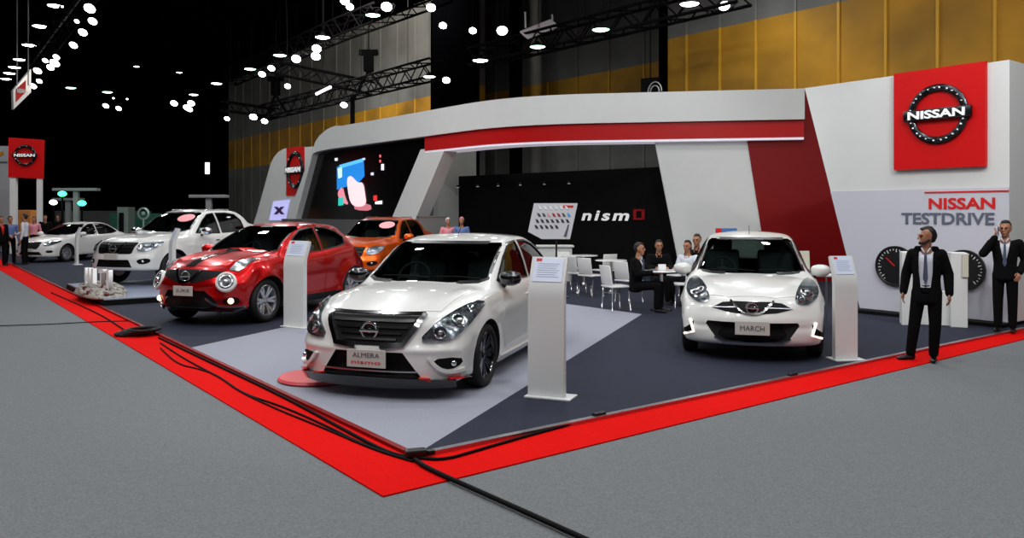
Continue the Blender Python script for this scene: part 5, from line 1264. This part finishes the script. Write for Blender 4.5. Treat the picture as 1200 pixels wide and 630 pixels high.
# ------------------------------------------------------------------ trusses and lamps
def truss(label, p0, p1, w, m, hang=True, n=None, name='lighting_truss', r=.05):
    p0, p1 = Vector(p0), Vector(p1); d = (p1-p0); L = d.length; d.normalize(); a = d.cross(ZUP).normalized(); b = a.cross(d)
    n = n or int(L/w); bm = bmesh.new(); cs = [a*w/2+b*w/2, -a*w/2+b*w/2, -a*w/2-b*w/2, a*w/2-b*w/2]
    for c in cs: tube(bm, [p0+c, p1+c], r, 6)
    for i in range(n):
        s0, s1 = p0+d*L*i/n, p0+d*L*(i+1)/n
        for k in range(4):
            q = cs[(k+1) % 4]; tube(bm, [s0+cs[k], s1+q] if i % 2 else [s0+q, s1+cs[k]], r*.55, 5)
    o = bm_obj(name, bm, m); tag(o, label, 'truss')
    if hang:
        for k in (.12, .5, .88):
            q = p0+d*L*k; bm = bmesh.new(); tube(bm, [q+b*w/2, Vector((q.x, q.y, 12.6))], .012, 5); g = bm_obj('hanger_cable', bm, M['black'], o)
    return o
T3 = truss('long black truss crossing the upper middle of the hall above the red arch', atz(556, 68, 7.6), atz(872, -10, 7.6), .62, M['truss'])
T1 = truss('black truss in front of the grey hall panels, ending at the wide dark column', atz(306, 133, 7.8), atz(512, 80, 7.8), .75, M['truss'])
T1b = truss('thin black truss continuing past the end of the panel wall', atz(262, 124, 7.8), atz(325, 133, 7.8), .5, M['truss'])
T2 = truss('black truss crossing diagonally behind the other panel-wall truss', atz(322, 79, 9.0), atz(436, 103, 7.9), .6, M['truss'])
T5 = truss('dark truss along the top of the grey hall panels', atz(268, 92, 10.4), atz(400, 34, 10.4), .8, M['truss'])
T6 = truss('dark truss reaching out of the picture top over the grey hall panels', atz(400, 34, 10.4), atz(520, -12, 10.4), .8, M['truss'])
T4 = truss('bright-edged dark truss high on the far side with the hanging sign', atz(37, 80, 11.0), atz(104, -14, 11.0), .75, M['truss'], r=.035)
a_, b_ = atz(33, 80, 11.4), atz(96, -4, 11.4); bm = bmesh.new(); tube(bm, [a_, b_], .045, 6); g = bm_obj('bright_chord', bm, M['sil'], T4); g['label'] = 'bright silver edge tube'
# motor hoists with spread chains
for px, py, z, lab in ((323, 103, 9.4, 'black motor hoist on spread slings above the short truss corner'), (432, 74, 9.6, 'black motor hoist on spread slings above the long panel-wall truss')):
    p = atz(px, py, z); bm = bmesh.new(); box(bm, p, (.5, .4, .9), bev=.06); box(bm, p+ZUP*.55, (1.0, .25, .3), bev=.05); o = bm_obj('motor_hoist', bm, M['truss']); tag(o, lab, 'hoist')
    for s in (-1, 1): bm = bmesh.new(); tube(bm, [p-ZUP*.4, p-ZUP*1.55+U*s*1.6*-1], .08, 6); bm_obj('sling', bm, M['truss'], o)
    bm = bmesh.new(); tube(bm, [p+ZUP*.6, Vector((p.x, p.y, 12.59))], .03, 6); bm_obj('chain', bm, M['truss'], o)
p = atz(413, 120, 7.3); bm = bmesh.new(); tube(bm, [Vector((p.x, p.y, 7.7)), Vector((p.x, p.y, 4.4))], .12, 8); tag(bm_obj('truss_post', bm, M['truss']), 'black post dropping from the panel-wall truss to behind the arch', 'post')
# box-shaped fixture on truss 3
p = atz(632, 34, 8.1); t = thing('light_box', 'pale tilted box fixture clamped on the long upper truss', 'fixture', p, .35)
bm = bmesh.new(); box(bm, (0, 0, 0), (1.25, .5, .07), rot=Matrix.Rotation(-.42, 3, 'Y') @ Matrix.Rotation(.7, 3, 'X'), bev=.01); bm_obj('reflector_panel', bm, mat('pale_pink_panel', 'b8acb0', .5, emit=.25), t)
for x in (-.5, .5): bm = bmesh.new(); tube(bm, [(x, 0, 0), (x, .05, .55)], .03, 6); bm_obj('bracket', bm, M['white'], t)
bm = bmesh.new(); tube(bm, [(0, 0, 0), (0, .1, 4.5)], .015, 5); bm_obj('hanger_cable', bm, M['black'], t)
p = atz(379, 107, 7.9); t = thing('linear_light', 'slim bright linear lamp tilted on the panel-wall truss', 'lamp', p)
bm = bmesh.new(); tube(bm, [atz(371, 110, 7.9)-p, atz(387, 102, 7.9)-p], .075, 8); bm_obj('glowing_tube', bm, mat('soft_lamp_glow', 'f8f4f8', .5, emit=2.5), t)
bm = bmesh.new(); tube(bm, [(0, 0, .1), (0, .0, 4.7)], .02, 6); bm_obj('hanger_cable', bm, M['black'], t)
ORD = 'first second third fourth fifth sixth seventh eighth ninth tenth eleventh twelfth thirteenth fourteenth fifteenth sixteenth seventeenth eighteenth nineteenth twentieth twenty-first twenty-second'.split()
# lamps: (px, py, z, radius px, kind)
LP = {}
def lamp_mesh(kind):
    if kind in LP: return LP[kind]
    bm = bmesh.new()
    if kind == 'bay': lathe(bm, [(.0, .34), (.10, .34), (.16, .22), (.5, .03), (.5, 0), (.47, 0), (.47, .02)], 20, cap=False)
    else: lathe(bm, [(0, .5), (.12, .5), (.30, .36), (.44, .05), (.46, 0), (.42, 0), (.42, .03)], 18, cap=False)
    h = bpy.data.meshes.new('h'); bm.to_mesh(h); bm.free(); h.materials.append(M['truss'])
    bm = bmesh.new(); lathe(bm, [(0, -.09), (.22, -.07), (.40, -.02), (.46 if kind == 'bay' else .42, .01)], 18, cap=False); bmesh.ops.recalc_face_normals(bm, faces=bm.faces)
    l = bpy.data.meshes.new('l'); bm.to_mesh(l); bm.free(); LP[kind] = (h, l); return LP[kind]
LG = {}
def lamp(px, py, z, rp, kind='par', glow='lamp', label=None, group=None, stem=True):
    p = atz(px, py, z); r = rp/F*p.y/.46
    t = thing('ceiling_lamp' if kind == 'bay' else 'stage_lamp', label, 'lamp', p, 0, group, r)
    h, l = lamp_mesh(kind); l2 = LG.get((kind, glow))
    if l2 is None: l2 = l.copy(); l2.materials.append(M[glow]); LG[(kind, glow)] = l2
    o = bpy.data.objects.new('housing', h); COL.objects.link(o); o.parent = t
    o2 = bpy.data.objects.new('glowing_lens', l2); COL.objects.link(o2); o2.parent = t
    if kind == 'par':
        for q in (o, o2): q.rotation_euler = (-.75, 0, 0)
    if stem:
        bm = bmesh.new(); top = (12.6-z)/r; tube(bm, [(0, 0, .3), (0, 0, top)], .007/r, 4); bm_obj('drop_rod', bm, M['truss'], t)
    return t
BL = '%s from the picture top of the flat ceiling lamps receding beside the silver-edged truss'
for i, (px, py, r) in enumerate(((65, 7, 8.5), (47, 31, 8), (34, 53, 7.5), (23, 70, 6.5), (17, 79, 6.5), (11, 86, 6), (7, 92.5, 5.5))):
    lamp(px, py, 12.2, r, 'bay', 'lamp', BL % ORD[i], 'receding row of flat ceiling lamps', False)
GR = ['greenish ceiling lamp nearer the hanging sign', 'greenish ceiling lamp right above the pair of small stage lamps']
for i, (px, py, r) in enumerate(((83, 103, 5.5), (126, 108, 5.5))): lamp(px, py, 11.8, r, 'bay', 'glamp', GR[i], 'greenish ceiling lamps in the dark', False)
SM = '%s small white lamp from the hanging sign towards the grey panel wall'
for i, (px, py, r) in enumerate(sorted(((124, 124, 3.8), (139, 127, 3.6), (160, 78, 3), (210, 85, 3.2), (204, 121, 4.5), (219, 126, 4.5), (224, 121, 4.5), (227, 111, 5), (254, 98, 6), (222, 128, 4), (133, 115, 1.2), (149, 116, 1.2)))):
    lamp(px, py, 10.5, r, 'bay' if py < 112 else 'par', 'lamp', SM % ORD[i], 'small lamps in the dark ceiling')
ST = '%s white stage lamp down from the picture top along the silver-edged truss'
for i, (px, py, r) in enumerate(sorted(((105, 10, 7), (108.5, 25, 5.5), (90, 25, 3), (97, 38, 5.5), (86, 53, 5), (66, 67, 4), (64, 74, 6), (59, 79, 4.5), (53, 71, 3.5), (44, 83, 5), (46, 95, 3.5), (39, 101, 4)), key=lambda q: q[1])):
    lamp(px, py, 10.0, r, 'par', 'lamp', ST % ORD[i], 'stage lamps on the silver truss')
PW = '%s stage lamp from the far end of the grey hall panels towards the dark column'
for i, (px, py, r, gl, z) in enumerate(sorted(((293, 81, 6.5, 'glamp', 9.8), (307, 87, 4.5, 'lamp', 9.8), (318, 80, 4.5, 'lamp', 9.8), (337, 101, 4, 'lamp', 8.6), (266, 139, 3.5, 'lamp', 7.2), (297, 137, 5, 'lamp', 7.2), (310, 142, 4.2, 'lamp', 7.2), (403, 123, 4.5, 'lamp', 7.2),
        (328, 65, 7.5, 'glamp', 9.8), (347, 69, 6, 'lamp', 9.8), (371, 57, 6, 'lamp', 9.8), (370, 66, 6, 'lamp', 9.8), (378, 44, 8.5, 'lamp', 9.8), (437, 18, 8.5, 'glamp', 9.8), (453, 8, 7, 'lamp', 9.8), (410, 8, 5, 'lamp', 9.8), (404, 1, 6, 'lamp', 9.8), (503, 90, 7, 'lamp', 7.2), (505, 9, 6, 'lamp', 9.8), (519, 30, 5, 'lamp', 9.4), (523, 94, 5, 'lamp', 7.0)))):
    lamp(px, py, z, r, 'bay' if gl == 'glamp' or r > 8 or px == 503 else 'par', gl, PW % ORD[i], 'stage lamps before the grey panels')
UP = '%s stage lamp from the wide dark column along the upper truss over the arch'
for i, (px, py, r, gl, z) in enumerate(sorted(((554, 36, 5, 'lamp', 7.4), (588.5, 36, 7, 'lamp', 7.4), (563, 71, 9, 'lamp', 7.1), (630, 55, 9, 'glamp', 7.1), (704, 35, 10, 'glamp', 7.1), (808, 5, 11, 'lamp', 7.1), (849, 7, 7, 'lamp', 7.3)))):
    lamp(px, py, z, r, 'bay' if r > 8 else 'par', gl, UP % ORD[i], 'stage lamps on the upper truss')
# hanging sign on the silver truss
hp_ = at(26, 105, 40); HS = Plane(dpt(26, 40), Vector((.62, .785, 0))); t = thing('hanging_sign', 'white hanging sign with red lettering block beneath the silver truss', 'sign', at(26, 105, 40))
loc(t, HS.poly('sign_panel', [(15.5, 106), (36.5, 81), (36.5, 108), (16, 128)], .25, M['whiteg']))
loc(t, HS.poly('red_block', [(18.5, 104.5), (30, 94), (30, 108), (18.5, 119.5)], .03, M['redpan'], off=-.035))
tx = wtext(HS, 'NISSAN', 19.5, 29, 104, 109, M['white'], t, 'sign_lettering', off=.06, n=-HS.n, ex=(HS.d if HS.d.x > 0 else -HS.d))
for px in (20, 33): bm = bmesh.new(); a = HS.w(px, 100); tube(bm, [a, Vector((a.x, a.y, 12.62))], .03, 6); loc(t, bm_obj('hanger_cable', bm, M['sil']))
# red logo board on posts
RS = Plane(dpt(30, 36), Vector((1, .12, 0))); t = thing('logo_board', 'square red logo board raised on two pale posts over the far crowd', 'sign board', dpt(30, 36))
loc(t, RS.poly('red_panel', [(10, 161), (49.5, 163.5), (48.5, 209), (9.5, 207.5)], .25, M['redpan']))
logo(t, RS.w(30, 182)-RS.n*.06, (RS.d if RS.d.x > 0 else -RS.d), ZUP, abs(RS.sz(15.5, 182)[0]-RS.sz(44.5, 182)[0]), led=9, root=t)
zg = RS.sz(30, 208)[1]
for px, w in ((14.5, 7), (45, 5)):
    a, b = RS.sz(px-w/2, 208)[0], RS.sz(px+w/2, 208)[0]; loc(t, RS.poly('post', [(a, 0), (b, 0), (b, zg+.1), (a, zg+.1)], .2, M['white'], raw=True, off=.03))
bm = bmesh.new(); TWp = Plane(dpt(3, 38), Vector((1, .1, 0)))
t = thing('stand_tower', 'pale booth tower with a yellow emblem cut by the picture edge', 'tower', dpt(3, 38)); zt_ = TWp.sz(3, 171)[1]
loc(t, TWp.poly('tower_panel', [(TWp.sz(-18, 200)[0], 0), (TWp.sz(9, 200)[0], 0), (TWp.sz(9, 200)[0], zt_), (TWp.sz(-18, 200)[0], zt_)], .5, mat('pale_grey_panel', '9a9ca0', .5), raw=True))
loc(t, TWp.poly('yellow_emblem', [(-3, 180), (4, 177), (4.6, 181), (-2, 184)], .03, mat('yellow_emblem', 'c89018', .4, .5), off=-.035))
loc(t, TWp.poly('dark_band', [(-18, 189), (9, 189), (9, 191), (-18, 191)], .02, M['ink'], off=-.025))
# T-shaped lamp posts
def tpost(label, px, py, d, half, lampx=None):
    a = at(px, py, d); t = thing('lamp_post', label, 'post', (a.x, a.y, 0)); w = half/F*d; bm = bmesh.new(); box(bm, (0, 0, a.z/2), (.28, .2, a.z)); bm_obj('pole', bm, mat('pale_post', '84888a', .5), t)
    bm = bmesh.new(); box(bm, (0, 0, a.z), (w*2, .5, .16), bev=.03); bm_obj('cross_arm', bm, mat('pale_post', '84888a'), t)
    return t
tpost('tall pale T-shaped post over the far white sedan, the wider of the pair', 89.5, 222, 46, 26)
tpost('shorter pale T-shaped post behind the wider one with a green lamp', 80, 233.5, 50, 17)
tpost('pale T-shaped post behind the white pickup roof', 245, 230, 42, 22)
for px, py, gl, lab in ((73, 227, 'grnlamp', 'green glowing lamp under the wider T-shaped post arm'), (96, 238, 'grnlamp', 'green glowing lamp beside the pale pole over the far sedan'), (62.5, 237, 'lamp', 'bright white lamp between the red board post and the T-shaped posts')):
    q = at(px, py, 44); bm = bmesh.new(); bmesh.ops.create_icosphere(bm, subdivisions=2, radius=.19 if gl == 'grnlamp' else .17, matrix=Matrix.Translation(q) @ Matrix.Diagonal((1.2, 1, .8, 1)))
    o = bm_obj('glowing_lamp', bm, M[gl], smooth=True); tag(o, lab, 'lamp'); bm = bmesh.new(); tube(bm, [q, Vector((q.x, q.y, 0))], .05, 6); bm_obj('lamp_stem', bm, M['truss'], o)
# far neighbouring stands
def farbox(name, label, cat, x0, x1, y0, d, m, dep=1.5, z0=0, y1=None):
    a, b = at(x0, y0, d), at(x1, y0, d); z_ = z0 if y1 is None else at(x0, y1, d).z; bm = bmesh.new(); box(bm, ((a.x+b.x)/2, d+dep/2, (a.z+z_)/2), (b.x-a.x, dep, a.z-z_), bev=.04); return tag(bm_obj(name, bm, m), label, cat)
farbox('stand_wall', 'low grey-green stand wall in the distance behind the far sedan', 'stand wall', 64, 168, 247, 62, M['gmetal'])
farbox('stand_wall', 'teal stand wall in the distance over the white pickup bonnet', 'stand wall', 128, 190, 250, 56, M['grn'])
farbox('stand_column', 'tall pale square column beside the teal stand wall', 'column', 137, 150, 242.5, 52, mat('pale_green_panel', '7c8c84', .6), 1)
farbox('stand_door', 'narrow dark doorway panel set against the pale square column', 'panel', 139, 144, 249, 51.8, M['black'], .15)
farbox('stand_wall', 'dark maroon stand wall at the far end of the hall behind the pickup', 'stand wall', 172, 262, 251, 66, mat('dim_maroon', '241014', .7))
q = at(168, 250, 54); bm = bmesh.new(); lathe(bm, [(.30, -.05), (.42, 0), (.30, .05)], 24, 'Y', q, close=True); bmesh.ops.create_uvsphere(bm, u_segments=12, v_segments=8, radius=.14, matrix=Matrix.Translation(q)); tube(bm, [q-ZUP*.35, Vector((q.x, q.y, 0))], .05, 6)
tag(bm_obj('round_emblem', bm, mat('dim_chrome', '9cb4ac', .3, .5, emit=.15)), 'round pale emblem on a post over the teal stand', 'emblem')
q = at(243, 197, 60); bm = bmesh.new(); box(bm, q, (.3, .1, .85)); tag(bm_obj('strip_light', bm, mat('soft_lamp_glow', 'f8f4f8')), 'small upright white strip light on the dark far wall', 'lamp'); 
bm = bmesh.new(); box(bm, (q.x, q.y+.3, 6.3), (.6, .4, 12.6)); struct(bm_obj('pillar_far', bm, M['ceil']))
# colourful bits of far crowd stand
farbox('snack_stand', 'amber lit snack stand behind the far crowd', 'stand', 12, 36, 246, 40, mat('amber_board', 'b8783c', .6, emit=.15), .6)
# black sign with white arcs
SP = Plane(dpt(762, 27), U); t = thing('black_sign', 'small black sign with white arcs showing above the arch by the amber panels', 'sign', at(762, 100, 27))
loc(t, SP.poly('sign_panel', [(751, 92), (771, 90), (771, 116), (751, 116)], .1, M['black']))
for r in (.20, .31):
    bm = bmesh.new(); c = SP.w(768, 108)-SP.n*.03
    tube(bm, [c-SP.d*(r*math.cos(math.radians(a)))*-1*-1+ZUP*r*1.1*math.sin(math.radians(a)) for a in range(0, 200, 20)], .02, 6); loc(t, bm_obj('white_arc', bm, M['whiteg']))
bm = bmesh.new(); a = SP.w(761, 92)+SP.n*.05; tube(bm, [a, Vector((a.x, a.y, 12.6))], .02, 5); loc(t, bm_obj('hanger_cable', bm, M['black']))
